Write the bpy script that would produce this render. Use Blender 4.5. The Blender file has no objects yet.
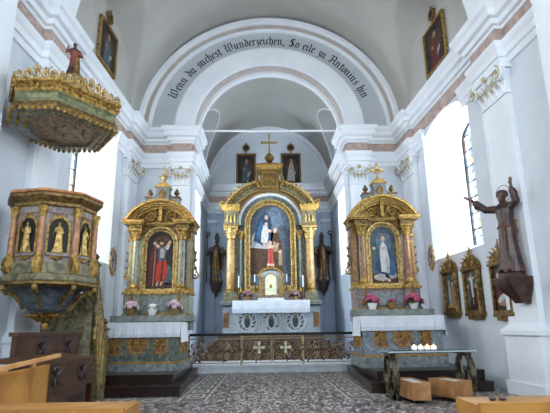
import bpy, math, random
from mathutils import Matrix, Vector
R = math.radians
rng = random.Random(7)
sc = bpy.context.scene
COL = sc.collection

# ------------------------------------------------------------------ camera
def make_camera():
    cd = bpy.data.cameras.new('camera'); co = bpy.data.objects.new('camera', cd); COL.objects.link(co)
    cd.sensor_width = 36.0; cd.lens = 480 / 550 * 36.0; cd.clip_start = .05; cd.clip_end = 200
    roll, pitch, yaw = R(0.8), R(14.2), R(1.25)
    c, s, cy, sy = math.cos(pitch), math.sin(pitch), math.cos(yaw), math.sin(yaw)
    f = Vector((sy*c, cy*c, s)); r0 = Vector((cy, -sy, 0)); u0 = Vector((-sy*s, -cy*s, c))
    r = r0*math.cos(roll) - u0*math.sin(roll); u = u0*math.cos(roll) + r0*math.sin(roll)
    m = Matrix((( r.x, u.x, -f.x, -0.18), (r.y, u.y, -f.y, 0.0), (r.z, u.z, -f.z, 1.2), (0, 0, 0, 1)))
    co.matrix_world = m
    sc.camera = co
make_camera()

# ------------------------------------------------------------------ world, daylight, exposure
sc.view_settings.view_transform = 'Standard'
sc.view_settings.look = 'None'
sc.view_settings.gamma = 1.0
sc.view_settings.use_curve_mapping = False
sc.view_settings.exposure = 0.3
w = bpy.data.worlds.new('overcast_sky'); sc.world = w; w.use_nodes = True
bg = w.node_tree.nodes['Background']; bg.inputs[0].default_value = (.80, .90, 1.0, 1); bg.inputs[1].default_value = 1.3
try:
    sc.cycles.max_bounces = 10; sc.cycles.diffuse_bounces = 6; sc.cycles.transparent_max_bounces = 12
    sc.cycles.sample_clamp_indirect = 6.0
    sc.cycles.caustics_reflective = False; sc.cycles.caustics_refractive = False
except Exception:
    pass
W = 4.15           # half width of the nave at the chancel arch; the side walls spread slightly towards the entrance
KR, KL = .062, .046
def spread(x, y):
    return x*(1+((KR if x > 0 else KL)/W)*max(0, 14.2-y))
T = 14.2           # front face of the chancel arch wall
CW = 2.5           # half width of the chancel
BK = 18.6          # chancel back wall
ZC = 7.3           # cornice top / springing of the vaults
BAYS = [11.2, 4.1, -1.6]      # window centres along the nave
WINW = 1.3                    # half width of a window opening at the wall face
def day_or_fill(name, loc, rot, sx, sy, power, color):
    ld = bpy.data.lights.new(name, 'AREA'); ld.shape = 'RECTANGLE'; ld.size = sx; ld.size_y = sy
    ld.energy = power; ld.color = color
    o = bpy.data.objects.new(name, ld); COL.objects.link(o); o.location = loc; o.rotation_euler = rot
DAY = 390
for yb in BAYS:
    day_or_fill('day_or_fill', (spread(W, yb)+1.25, yb, 4.75), (0, R(90), 0), 3.0, 2.0, DAY, (.88, .94, 1.0))
    day_or_fill('day_or_fill', (spread(-W, yb)-1.25, yb, 4.75), (0, R(-90), 0), 3.0, 2.0, DAY, (.98, .97, .95))
day_or_fill('day_or_fill', (0, -7.6, 6.3), (R(90), 0, 0), 4.2, 5.0, 1900, (.97, .985, 1.0))  # added frontal fill for the altars, through the unseen rear window
for sgn in (-1, 1):
    day_or_fill('day_or_fill', (sgn*(CW+1.0), 16.75, 4.3), (0, R(90*sgn), 0), 3.0, 1.3, 430, (.88, .94, 1.0))

# ------------------------------------------------------------------ materials
def lin(h):
    h = h.lstrip('#'); v = [int(h[i:i+2], 16)/255 for i in (0, 2, 4)]
    return tuple((c/12.92 if c <= .04045 else ((c+.055)/1.055)**2.4) for c in v) + (1,)
MATS = {}
def newmat(name):
    m = bpy.data.materials.new(name); m.use_nodes = True
    nt = m.node_tree; b = nt.nodes['Principled BSDF']; MATS[name] = m
    return m, nt, b
def noise_mat(name, c1, c2, scale=4, rough=.8, metal=0, detail=4, dist=0, bump=0, bscale=None, p0=.35, p1=.65, spec=.5, c3=None):
    m, nt, b = newmat(name); L = nt.links
    tc = nt.nodes.new('ShaderNodeTexCoord'); n = nt.nodes.new('ShaderNodeTexNoise')
    n.inputs['Scale'].default_value = scale; n.inputs['Detail'].default_value = detail; n.inputs['Distortion'].default_value = dist
    L.new(tc.outputs['Object'], n.inputs['Vector'])
    cr = nt.nodes.new('ShaderNodeValToRGB'); e = cr.color_ramp.elements
    e[0].position = p0; e[0].color = lin(c1); e[1].position = p1; e[1].color = lin(c2)
    if c3:
        k = e.new((p0+p1)/2); k.color = lin(c3)
    L.new(n.outputs['Fac'], cr.inputs[0]); L.new(cr.outputs[0], b.inputs['Base Color'])
    b.inputs['Roughness'].default_value = rough; b.inputs['Metallic'].default_value = metal
    b.inputs['Specular IOR Level'].default_value = spec
    if bump:
        n2 = nt.nodes.new('ShaderNodeTexNoise'); n2.inputs['Scale'].default_value = bscale or scale*6; n2.inputs['Detail'].default_value = 3
        L.new(tc.outputs['Object'], n2.inputs['Vector'])
        bp = nt.nodes.new('ShaderNodeBump'); bp.inputs['Strength'].default_value = bump; bp.inputs['Distance'].default_value = .02
        L.new(n2.outputs['Fac'], bp.inputs['Height']); L.new(bp.outputs[0], b.inputs['Normal'])
    return m
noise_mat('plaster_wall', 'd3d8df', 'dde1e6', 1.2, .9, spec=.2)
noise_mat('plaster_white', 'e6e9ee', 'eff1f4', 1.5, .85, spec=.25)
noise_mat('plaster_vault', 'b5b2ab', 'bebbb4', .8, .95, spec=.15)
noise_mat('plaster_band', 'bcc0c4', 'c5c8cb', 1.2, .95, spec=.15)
noise_mat('plaster_chancel', 'b3c0d2', 'bdc9d8', 1.2, .9, spec=.2)
noise_mat('frieze_marbling', 'a58f86', 'c4aea2', 3.5, .8, dist=1.5, detail=6)
noise_mat('arch_stripe', 'b9aca4', 'c6bab2', 3, .9)
noise_mat('gold', '5a421f', 'c29c54', 18, .38, metal=.75, bump=.8, bscale=55, p0=.3, p1=.6)
noise_mat('gold_bright', '8c6a38', 'e0c07a', 16, .34, metal=.72, bump=.55, bscale=50)
noise_mat('gold_dull', '4e3b22', '9c7d48', 16, .45, metal=.6, bump=.6, bscale=45)
noise_mat('marble_green', '454f49', '848d80', 5, .35, dist=2.2, detail=8, c3='666f66')
noise_mat('gilt_trim', 'a8905c', 'ccb888', 9, .5)
noise_mat('marble_ochre', '7e5a2c', 'c09a5c', 6, .35, dist=1.8, detail=8)
noise_mat('marble_sage', '6e7666', 'a6a68c', 5, .35, dist=2.0, detail=8)
noise_mat('marble_slate', '343b42', '666e76', 5, .38, dist=2.2, detail=8)
noise_mat('green_gilt', '4f5640', '8e8c62', 8, .4, metal=.2, dist=1.5, detail=8)
noise_mat('marble_grey', '5d6468', '949a98', 4, .4, dist=2.5, detail=8)
noise_mat('marble_olive', '4b4632', '8e8460', 4.5, .4, dist=2.5, detail=8, c3='6d664a')
noise_mat('marble_red', '6f4630', 'ab7a52', 6, .35, dist=2.0, detail=8)
noise_mat('marble_orange', '8a5230', 'c08a58', 7, .35, dist=1.8, detail=8)
noise_mat('marble_bluegrey', '5a6470', '96a0a8', 5, .4, dist=2.5, detail=8)
noise_mat('marble_violet', '6e5c58', 'a0908a', 5, .4, dist=2.2, detail=8)
noise_mat('altar_pale', 'a4aeb6', 'c6ced3', 3.5, .5, dist=1.5, detail=6)
noise_mat('stone_white', 'c4c8cb', 'dee1e2', 3, .6, detail=6)
noise_mat('stone_dark', '5e625e', '84887f', 6, .5, dist=1, detail=6)
noise_mat('wood_step', '180e0b', '301c15', 2.5, .3, dist=1, detail=6)
noise_mat('wood_dark', '301a0e', '55331d', 3.5, .4, dist=1.2, detail=6)
noise_mat('wood_darkest', '1d100c', '301a12', 5, .45)
noise_mat('wood_honey', '8e5c22', 'b8823a', 2.2, .42, dist=1.0, detail=6)
noise_mat('wood_light', 'b07a42', 'cb9a60', 3, .45, dist=1.0)
noise_mat('wood_box', '9a6a3e', 'bb8a58', 5, .55, dist=.6)
noise_mat('statue_brown', '2c1a14', '53352a', 7, .35, detail=5)
noise_mat('statue_skin', '50352a', '745040', 8, .4)
noise_mat('statue_dark', '32282a', '5e4a3c', 9, .45, detail=5)
noise_mat('statue_gilt', '5a3e20', '9c7836', 12, .4, metal=.5)
noise_mat('statue_red', '5e2a20', '8c4434', 12, .5)
noise_mat('robe_red', '8c2018', 'b03424', 14, .5)
noise_mat('skin_paint', 'c09a80', 'd8b89c', 14, .6)
noise_mat('iron_dark', '1d1a1a', '332c2a', 12, .5, metal=.5)
noise_mat('rail_bronze', '8a7350', 'bda274', 14, .42, metal=.5)
noise_mat('rail_rust', '5a3428', '8a5a44', 14, .55, metal=.2)
noise_mat('bronze', '3e3930', '857a62', 10, .28, metal=.8)
noise_mat('cloth_white', 'dfe2e8', 'f0f2f6', 2.5, .9, spec=.1, bump=.3, bscale=25)
noise_mat('lace', 'c2c9d2', 'e6e9ee', 40, .95, spec=.1, detail=1)
noise_mat('paper', 'dcdde0', 'f0f0f2', 20, .9)
noise_mat('black_metal', '0c0c0e', '1a1a1d', 8, .4)
noise_mat('leaf_green', '2c3c22', '587040', 25, .6)
noise_mat('leaf_dark', '20261e', '3c4434', 25, .6)
noise_mat('petal_pink', 'b892a0', 'd8bcc4', 30, .6)
noise_mat('petal_magenta', '8c2848', 'c05080', 30, .6)
noise_mat('petal_mauve', '6e4450', '9c7080', 30, .6)
noise_mat('petal_white', 'dcdad8', 'f4f2ee', 30, .6)
noise_mat('pot_white', 'dcdedd', 'eeefee', 8, .3)
noise_mat('pot_basket', '6e5228', '9a7a40', 20, .6)
noise_mat('carpet', '5c4f4a', '746660', 18, .95, spec=.1)
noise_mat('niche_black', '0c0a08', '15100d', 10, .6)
noise_mat('door_gold_white', 'd8cfa6', 'f2eccb', 12, .35, metal=.1)
noise_mat('ink', '2b2c30', '3a3b3f', 10, .95, spec=.1)
noise_mat('floor_light', 'aaa298', 'c4bcb2', 18, .5)
noise_mat('floor_mid', '5c5a58', '777370', 18, .5)
noise_mat('lead', '2a2d33', '3b3e44', 10, .6)
noise_mat('trellis_grey', '787c82', '8d9196', 10, .6)
def flat(name, c, rough=.75):
    m, nt, b = newmat(name); b.inputs['Base Color'].default_value = lin(c); b.inputs['Roughness'].default_value = rough
    b.inputs['Specular IOR Level'].default_value = .2
# oil paint colours
for n, c1, c2 in [('p_dark', '201a18', '3a302a'), ('p_brown', '3a281c', '5a4230'), ('p_red', '96281a', 'c04028'), ('p_maroon', '4a1c1c', '6c2c28'),
                  ('p_flesh', 'b89078', 'd8b498'), ('p_white', 'aeaeaa', 'd0d0ca'), ('p_grey', '8c8a86', 'b0aca6'), ('p_blue', '27405c', '466a8c'),
                  ('p_sky', '4a5a6c', '76828e'), ('p_slate', '3c4450', '58626c'), ('p_cloud', '8e8c8c', 'b4b0b0'), ('p_deepblue', '1c2e46', '33506e'),
                  ('p_tan', '8a6c4c', 'ac8c68'), ('p_teal', '35484c', '56686a'), ('p_gold', 'a87c34', 'cca050')]:
    noise_mat(n, c1, c2, 9, .55, dist=1.2, detail=6, spec=.3)
def floor_mat():
    m, nt, b = newmat('floor_mosaic'); L = nt.links
    tc = nt.nodes.new('ShaderNodeTexCoord')
    v = nt.nodes.new('ShaderNodeTexVoronoi'); v.inputs['Scale'].default_value = 15
    mp = nt.nodes.new('ShaderNodeMapping'); mp.inputs['Scale'].default_value = (1.9, .75, 1)
    L.new(tc.outputs['Object'], mp.inputs[0]); L.new(mp.outputs[0], v.inputs['Vector'])
    bw = nt.nodes.new('ShaderNodeSeparateColor'); L.new(v.outputs['Color'], bw.inputs[0])
    cr = nt.nodes.new('ShaderNodeValToRGB'); e = cr.color_ramp.elements; cr.color_ramp.interpolation = 'CONSTANT'
    e[0].position = 0; e[0].color = lin('38343a'); e[1].position = .38; e[1].color = lin('6a6262')
    for p, c in ((.6, '9a928c'), (.85, 'c6bfb6')):
        k = e.new(p); k.color = lin(c)
    L.new(bw.outputs[0], cr.inputs[0]); L.new(cr.outputs[0], b.inputs['Base Color'])
    b.inputs['Roughness'].default_value = .38
floor_mat()
def glass_mat(name, tint, mixf=.15):
    m, nt, b = newmat(name); L = nt.links; nt.nodes.remove(b)
    out = nt.nodes['Material Output']
    t = nt.nodes.new('ShaderNodeBsdfTransparent'); g = nt.nodes.new('ShaderNodeBsdfGlossy'); g.inputs['Roughness'].default_value = .1
    mx = nt.nodes.new('ShaderNodeMixShader'); mx.inputs[0].default_value = mixf
    tc = nt.nodes.new('ShaderNodeTexCoord'); n = nt.nodes.new('ShaderNodeTexNoise'); n.inputs['Scale'].default_value = 5
    L.new(tc.outputs['Object'], n.inputs['Vector'])
    cr = nt.nodes.new('ShaderNodeValToRGB'); e = cr.color_ramp.elements
    a = lin(tint); e[0].position = .3; e[0].color = tuple(x*.75 for x in a[:3])+(1,); e[1].position = .7; e[1].color = a
    L.new(n.outputs['Fac'], cr.inputs[0]); L.new(cr.outputs[0], t.inputs[0])
    L.new(t.outputs[0], mx.inputs[1]); L.new(g.outputs[0], mx.inputs[2]); L.new(mx.outputs[0], out.inputs[0])
glass_mat('pane_clear', 'e8f0f6', .05)
glass_mat('pane_blue', 'b8d0ec', .05)
glass_mat('pane_red', 'e0b4ac', .05)
glass_mat('pane_yellow', 'ece2bc', .05)
glass_mat('pane_green', 'c4dcc4', .05)
glass_mat('table_glass', 'd4e2e6', .3)
m_, nt_, b_ = newmat('glass_edge'); b_.inputs['Base Color'].default_value = lin('c4d4d8'); b_.inputs['Roughness'].default_value = .15
def flame():
    m, nt, b = newmat('candle_glow'); b.inputs['Base Color'].default_value = lin('fff4e0')
    b.inputs['Emission Color'].default_value = lin('ffe6c0'); b.inputs['Emission Strength'].default_value = 1.6
flame()

# ------------------------------------------------------------------ mesh builder
class MB:
    def __init__(self, mat='plaster_wall'):
        self.v = []; self.f = []; self.fm = []; self.cur = mat; self.M = None
    def use(self, mat): self.cur = mat; return self
    def add(self, verts, faces):
        o = len(self.v)
        if self.M is not None: verts = [tuple(self.M @ Vector(p)) for p in verts]
        self.v += [tuple(p) for p in verts]
        for f in faces: self.f.append([i+o for i in f]); self.fm.append(self.cur)
        return self
    def box(self, x0, x1, y0, y1, z0, z1):
        return self.add([(x0,y0,z0),(x1,y0,z0),(x1,y1,z0),(x0,y1,z0),(x0,y0,z1),(x1,y0,z1),(x1,y1,z1),(x0,y1,z1)],
                        [(0,3,2,1),(4,5,6,7),(0,1,5,4),(1,2,6,5),(2,3,7,6),(3,0,4,7)])
    def cbox(self, x, y, z, sx, sy, sz): return self.box(x-sx/2, x+sx/2, y-sy/2, y+sy/2, z, z+sz)
    def lathe(self, prof, c=(0,0,0), seg=20, sx=1, sy=1, a0=0, a1=2*math.pi, rot=0):
        full = abs(a1-a0-2*math.pi) < 1e-6; n = seg if full else seg+1
        vs = []; fs = []
        for (r, z) in prof:
            for i in range(n):
                a = a0+(a1-a0)*i/seg+rot
                vs.append((c[0]+r*sx*math.cos(a), c[1]+r*sy*math.sin(a), c[2]+z))
        for j in range(len(prof)-1):
            for i in range(seg):
                k = (i+1) % n if full else i+1
                fs.append((j*n+i, j*n+k, (j+1)*n+k, (j+1)*n+i))
        if prof[0][0] > 1e-6 and full: fs.append(tuple(range(n-1, -1, -1)))
        if prof[-1][0] > 1e-6 and full: fs.append(tuple((len(prof)-1)*n+i for i in range(n)))
        return self.add(vs, fs)
    def ball(self, c, rx, ry=None, rz=None, seg=12, rings=8):
        ry = rx if ry is None else ry; rz = rx if rz is None else rz
        prof = [(max(math.sin(math.pi*j/rings), 1e-4 if 0 < j < rings else 0.0005), -math.cos(math.pi*j/rings)) for j in range(rings+1)]
        vs = []; fs = []
        for (r, z) in prof:
            for i in range(seg):
                a = 2*math.pi*i/seg; vs.append((c[0]+rx*r*math.cos(a), c[1]+ry*r*math.sin(a), c[2]+rz*z))
        for j in range(rings):
            for i in range(seg):
                k = (i+1) % seg; fs.append((j*seg+i, j*seg+k, (j+1)*seg+k, (j+1)*seg+i))
        fs.append(tuple(range(seg-1, -1, -1))); fs.append(tuple(rings*seg+i for i in range(seg)))
        return self.add(vs, fs)
    def tube(self, pts, r, seg=6, closed=False, flatten=None):
        pts = [Vector(p) for p in pts]; n = len(pts); rs = r if isinstance(r, (list, tuple)) else [r]*n
        vs = []; fs = []; up = None
        for i, p in enumerate(pts):
            a = pts[(i-1) % n] if (closed or i > 0) else p; b = pts[(i+1) % n] if (closed or i < n-1) else p
            t = (b-a)
            t = t.normalized() if t.length > 1e-9 else Vector((0,0,1))
            if up is None:
                up = Vector((0,0,1)) if abs(t.z) < .9 else Vector((0,1,0))
            s = t.cross(up)
            if s.length < 1e-6: s = t.cross(Vector((1,0,0)))
            s.normalize(); up = s.cross(t).normalized()
            for k in range(seg):
                an = 2*math.pi*k/seg; vs.append(p + (s*math.cos(an) + up*math.sin(an))*rs[i])
        m = n if closed else n-1
        for i in range(m):
            j = (i+1) % n
            for k in range(seg):
                l = (k+1) % seg; fs.append((i*seg+k, i*seg+l, j*seg+l, j*seg+k))
        if not closed:
            fs.append(tuple(range(seg-1, -1, -1))); fs.append(tuple((n-1)*seg+k for k in range(seg)))
        return self.add([tuple(p) for p in vs], fs)
    def prism(self, pts, y0, y1):            # polygon in the xz plane, extruded along y
        n = len(pts)
        return self.add([(x,y0,z) for x,z in pts]+[(x,y1,z) for x,z in pts],
                        [tuple(range(n)), tuple(range(2*n-1, n-1, -1))]+[(i, i+n, (i+1) % n+n, (i+1) % n) for i in range(n)])
    def prism_z(self, pts, z0, z1):          # polygon in the xy plane, extruded along z
        n = len(pts)
        return self.add([(x,y,z0) for x,y in pts]+[(x,y,z1) for x,y in pts],
                        [tuple(range(n-1, -1, -1)), tuple(range(n, 2*n))]+[(i, (i+1) % n, (i+1) % n+n, i+n) for i in range(n)])
    def loft(self, loops, cap=True, closed=True):
        n = len(loops[0]); vs = [p for l in loops for p in l]; fs = []
        for j in range(len(loops)-1):
            for i in range(n if closed else n-1):
                k = (i+1) % n; fs.append((j*n+i, j*n+k, (j+1)*n+k, (j+1)*n+i))
        if cap and closed:
            fs.append(tuple(range(n-1, -1, -1))); fs.append(tuple((len(loops)-1)*n+i for i in range(n)))
        return self.add(vs, fs)
    def ring(self, outer, inner, y0, y1, closed=False):   # band between two xz outlines, extruded along y
        n = len(outer)
        vs = [(x,y0,z) for x,z in outer]+[(x,y0,z) for x,z in inner]+[(x,y1,z) for x,z in outer]+[(x,y1,z) for x,z in inner]
        fs = []
        for i in range(n if closed else n-1):
            k = (i+1) % n
            fs += [(i, k, n+k, n+i), (2*n+i, 3*n+i, 3*n+k, 2*n+k), (i, 2*n+i, 2*n+k, k), (n+i, n+k, 3*n+k, 3*n+i)]
        if not closed:
            fs += [(0, n, 3*n, 2*n), (n-1, 3*n-1, 4*n-1, 2*n-1)]
        return self.add(vs, fs)
    def sweep(self, prof, path, closed=False):
        """profile (out, z) swept along a plan path; out is to the left of travel."""
        n = len(path); P = [Vector((p[0], p[1])) for p in path]; loops = []
        for i in range(n):
            d0 = (P[i]-P[i-1]).normalized() if (i > 0 or closed) else None
            d1 = (P[(i+1) % n]-P[i]).normalized() if (i < n-1 or closed) else None
            d0 = d0 or d1; d1 = d1 or d0
            n0 = Vector((-d0.y, d0.x)); n1 = Vector((-d1.y, d1.x)); b = n0+n1
            b = b/(max(b.dot(n0), .2))
            loops.append([(P[i].x+b.x*o, P[i].y+b.y*o, z) for o, z in prof])
        if closed: loops.append(loops[0])
        return self.loft(loops, cap=not closed, closed=False) if False else self._strip(loops, not closed)
    def _strip(self, loops, cap):
        n = len(loops[0]); vs = [p for l in loops for p in l]; fs = []
        for j in range(len(loops)-1):
            for i in range(n-1):
                fs.append((j*n+i, (j+1)*n+i, (j+1)*n+i+1, j*n+i+1))
        if cap:
            fs.append(tuple(range(n))); fs.append(tuple((len(loops)-1)*n+i for i in range(n-1, -1, -1)))
        return self.add(vs, fs)
    def build(self, name, parent=None, sharp=38):
        me = bpy.data.meshes.new(name); me.from_pydata(self.v, [], self.f)
        keys = []
        for k in self.fm:
            if k not in keys: keys.append(k)
        for k in keys: me.materials.append(MATS[k])
        idx = {k: i for i, k in enumerate(keys)}
        me.polygons.foreach_set('material_index', [idx[k] for k in self.fm])
        me.polygons.foreach_set('use_smooth', [True]*len(me.polygons))
        me.update(); me.validate()
        try: me.set_sharp_from_angle(angle=R(sharp))
        except Exception: pass
        o = bpy.data.objects.new(name, me); COL.objects.link(o)
        if parent is not None: o.parent = parent
        return o
def tag(o, label, cat, group=None):
    o['label'] = label; o['category'] = cat
    if group: o['group'] = group
    return o
def thing(name, label, cat, loc=(0,0,0), rz=0, group=None):
    o = bpy.data.objects.new(name, None); COL.objects.link(o); o.location = loc; o.rotation_euler = (0, 0, rz)
    o.empty_display_size = .1
    return tag(o, label, cat, group)
def warp(mb):
    mb.v = [(spread(x, y), y, z) for x, y, z in mb.v]; return mb
def struct(name, mb, parent=None, sharp=38):
    o = mb.build(name, parent, sharp); o['kind'] = 'structure'; return o
def copy_tree(o, loc, rz=None, label=None, parent=None):
    c = o.copy(); COL.objects.link(c)
    if parent is not None: c.parent = parent
    else:
        c.location = loc
        if rz is not None: c.rotation_euler = (0, 0, rz)
        if label: c['label'] = label
    for ch in list(o.children): copy_tree(ch, None, parent=c)
    return c
def arc(a, b, zc, n=32, t0=0, t1=180, xc=0):
    return [(xc+a*math.cos(R(t0+(t1-t0)*i/n)), zc+b*math.sin(R(t0+(t1-t0)*i/n))) for i in range(n+1)]
def arched(w, zb, zs, n=20, h=None, xc=0):    # closed outline: rectangle with a round head
    return [(xc-w, zb), (xc+w, zb)] + arc(w, h or w, zs, n, 0, 180, xc)
def seg_arc(half, z_end, z_top, n=24):
    rise = z_top-z_end; r = (half*half+rise*rise)/(2*rise); zc = z_top-r; a = math.degrees(math.asin(min(1, half/r)))
    return r, zc, a
def spiral(cx, cz, r, turns=1.6, start=0, d=1, n=22, y=0, rend=.15):
    return [(cx+(r*(1-(1-rend)*i/n))*math.cos(start+d*turns*2*math.pi*i/n), y, cz+(r*(1-(1-rend)*i/n))*math.sin(start+d*turns*2*math.pi*i/n)) for i in range(n+1)]
def leaf(mb, base, d, out, h, w, t=.02, curl=1.0):
    """an acanthus-like leaf: base point, upward direction d, outward direction out."""
    b = Vector(base); d = Vector(d).normalized(); out = Vector(out).normalized(); s = d.cross(out).normalized()
    rows = [(0, .35, 0), (.3, .5, .05), (.6, .46, .12), (.85, .3, .28), (1, .05, .42)]
    fr = []; bk = []
    for u, ww, oo in rows:
        c = b + d*(h*u) + out*(h*oo*curl)
        fr.append((c-s*ww*w, c+out*t, c+s*ww*w))
        bk.append((c-s*ww*w-out*t, c-out*t, c+s*ww*w-out*t))
    loops = [[tuple(p) for p in (f[0], f[1], f[2], k[2], k[1], k[0])] for f, k in zip(fr, bk)]
    mb.loft(loops)
def crest(mb, p0, p1, h, n, t=.03, out=None):
    """open scroll cresting between two points: alternating palmettes and scrolls."""
    p0 = Vector(p0); p1 = Vector(p1); d = (p1-p0); L = d.length; d.normalize()
    o = Vector(out) if out is not None else Vector((d.y, -d.x, 0)); o.normalize()
    for i in range(n):
        c = p0 + d*(L*(i+.5)/n); st = L/n
        hh = h*(1.0 if i % 2 == 0 else .68)
        leaf(mb, c, (0,0,1), o, hh, st*.8, t)
        for sg in (-1, 1):
            q = [c + d*(sg*st*(.25+.17*math.cos(a))) + Vector((0,0,1))*(h*(.3+.22*math.sin(a))) for a in [k*math.pi/4 for k in range(8)]]
            mb.tube(q, t*.55, 4, closed=True)
def beads(mb, p0, p1, r, n):
    p0 = Vector(p0); p1 = Vector(p1)
    for i in range(n):
        c = p0+(p1-p0)*((i+.5)/n); mb.ball(c, r, seg=6, rings=4)
def remesh(mb, name, voxel, parent=None, paint=None, smooth=2):
    """fuse overlapping pieces into one continuous carved surface."""
    o = mb.build('tmp_carving', None)
    m = o.modifiers.new('r', 'REMESH'); m.mode = 'VOXEL'; m.voxel_size = voxel; m.use_smooth_shade = True
    s = o.modifiers.new('s', 'SMOOTH'); s.iterations = smooth; s.factor = .5
    dg = bpy.context.evaluated_depsgraph_get(); dg.update()
    me = bpy.data.meshes.new_from_object(o.evaluated_get(dg)); me.name = name
    bpy.data.objects.remove(o)
    me.materials.clear()
    keys = paint[0]
    for k in keys: me.materials.append(MATS[k])
    for p in me.polygons:
        p.use_smooth = True
        p.material_index = paint[1](p.center) if len(keys) > 1 else 0
    n = bpy.data.objects.new(name, me); COL.objects.link(n)
    if parent is not None: n.parent = parent
    return n

# ================================================================== THE SETTING
VB = 4.1                      # rise of the nave vault
LHW, LH = 2.25, 2.25          # lunette half width and height
def lun(y, x):
    best = -1
    for yc in BAYS:
        u = (y-yc)/LHW
        if abs(u) < 1: best = max(best, ZC + LH*math.sqrt(1-u*u)*(1+.0) + .28*(W-abs(x))*(1-abs(u)**3))
    return best
def vault_z(x, y): return max(ZC + VB*math.sqrt(max(0, 1-(x/W)**2)), lun(y, x))
YB = -7.0
PIER = (5.55, 6.75)
# floor
struct('floor', warp(MB('floor_mosaic').box(-W, W, YB, T, -.2, 0)))
# side walls with splayed windows
def win_inner(n=18):   # opening outline at wall face, (dy, z)
    return [(-WINW, 2.85)] + [(-WINW*math.cos(math.pi*i/n), 5.95+.54*math.sin(math.pi*i/n)) for i in range(n+1)] + [(WINW, 2.85)]
def win_glass(n=18):
    return [(-.78, 3.15)] + [(-.78*math.cos(math.pi*i/n), 5.95+.42*math.sin(math.pi*i/n)) for i in range(n+1)] + [(.78, 3.15)]
def side_wall(s):
    m = MB('plaster_wall'); x = s*W
    ys = set(round(YB+(T-YB)*i/150, 4) for i in range(151))
    for yc in BAYS:
        for dy, z in win_inner(): ys.add(round(yc+dy, 4))
    ys = sorted(ys)
    def wtop(y):
        for yc in BAYS:
            u = (y-yc)/WINW
            if abs(u) <= 1.0001: return 5.95+.54*math.sqrt(max(0, 1-u*u))
        return None
    for a, b in zip(ys[:-1], ys[1:]):
        mid = (a+b)/2; inw = any(abs(mid-yc) < WINW for yc in BAYS)
        ta, tb = max(ZC, lun(a, W)), max(ZC, lun(b, W))
        if inw:
            m.add([(x,a,0),(x,b,0),(x,b,2.85),(x,a,2.85)], [(0,1,2,3)])
            m.add([(x,a,wtop(a)),(x,b,wtop(b)),(x,b,ZC),(x,a,ZC)], [(0,1,2,3)])
        else:
            m.add([(x,a,0),(x,b,0),(x,b,ZC),(x,a,ZC)], [(0,1,2,3)])
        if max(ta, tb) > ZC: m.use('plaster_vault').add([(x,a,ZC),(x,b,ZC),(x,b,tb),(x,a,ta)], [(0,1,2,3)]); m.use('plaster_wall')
    m.use('plaster_white')
    for yc in BAYS:
        A = [(x, yc+dy, z) for dy, z in win_inner()]; B = [(x+s*.8, yc+dy, z) for dy, z in win_glass()]
        C = [(x+s*1.0, yc+dy, z) for dy, z in win_glass()]
        m.loft([A, B, C], cap=False, closed=True)
    m.use('plaster_wall')
    return struct('wall_right' if s > 0 else 'wall_left', warp(m))
side_wall(1); side_wall(-1)
# back wall behind the visitor, with a large unseen window added to let in fill light
m = MB('plaster_wall')
m.box(-W, W, YB-.2, YB, 0, 4.2); m.box(-W, -2, YB-.2, YB, 4.2, 8.4); m.box(2, W, YB-.2, YB, 4.2, 8.4)
ww = [(-W+2*W*i/24) for i in range(25)]
m.prism([(-W, 8.4)]+[(-x, vault_z(x, YB)+.02) if False else (x, max(8.4, vault_z(x, YB))) for x in ww]+[(W, 8.4)], YB-.2, YB)
struct('wall_back', warp(m))
# chancel arch wall
AW, AB = 2.4, 2.36            # arch half width and rise
m = MB('plaster_wall')
for s in (-1, 1):
    m.box(min(s*AW, s*W), max(s*AW, s*W), T, T+.7, 0, ZC-.3)
n = 48; outer = []; inner = []
for i in range(n+1):
    a = math.pi*i/n
    inner.append((AW*math.cos(a), ZC+AB*math.sin(a))); outer.append((W*math.cos(a), ZC+(VB+.02)*math.sin(a)))
inner = [(AW, ZC-.3)]+inner+[(-AW, ZC-.3)]; outer = [(W, ZC-.3)]+outer+[(-W, ZC-.3)]
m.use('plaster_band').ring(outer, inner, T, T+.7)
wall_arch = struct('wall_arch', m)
# mouldings on the arch
def arch_mould(mb, a, b, prof, y, n=56, zc=ZC):
    """prof: (dr, out) closed polygon swept along an elliptic arc; out is towards the nave."""
    loops = []
    for i in range(n+1):
        t = math.pi*i/n; loops.append([((a+dr)*math.cos(t), y-o, zc+(b+dr)*math.sin(t)) for dr, o in prof])
    mb.loft(loops, cap=True)
m = MB('plaster_white')
arch_mould(m, 0, -.12, [(AW,0),(AW,.09),(AW+.04,.11),(2.99,.11),(3.05,.06),(3.05,0)], T)
struct('trim_1', m)
m = MB('plaster_white')
arch_mould(m, -.04, -.28, [(3.78,0),(3.78,.05),(3.84,.08),(3.9,.08),(3.9,0)], T)
arch_mould(m, -.02, -.24, [(4.02,0),(4.02,.1),(4.08,.16),(4.2,.16),(4.2,0)], T)
m.use('arch_stripe'); arch_mould(m, -.04, -.26, [(3.9,0),(3.9,.035),(4.04,.035),(4.04,0)], T)
struct('trim_2', m)
m = MB('arch_stripe')
arch_mould(m, AW-.012, AB-.012, [(0,-.16),(0,-.46),(.02,-.46),(.02,-.16)], T)
m.use('plaster_white'); arch_mould(m, AW-.1, AB-.1, [(0,-.48),(0,-.72),(.12,-.72),(.12,-.48)], T)
struct('trim_3', m)
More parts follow.
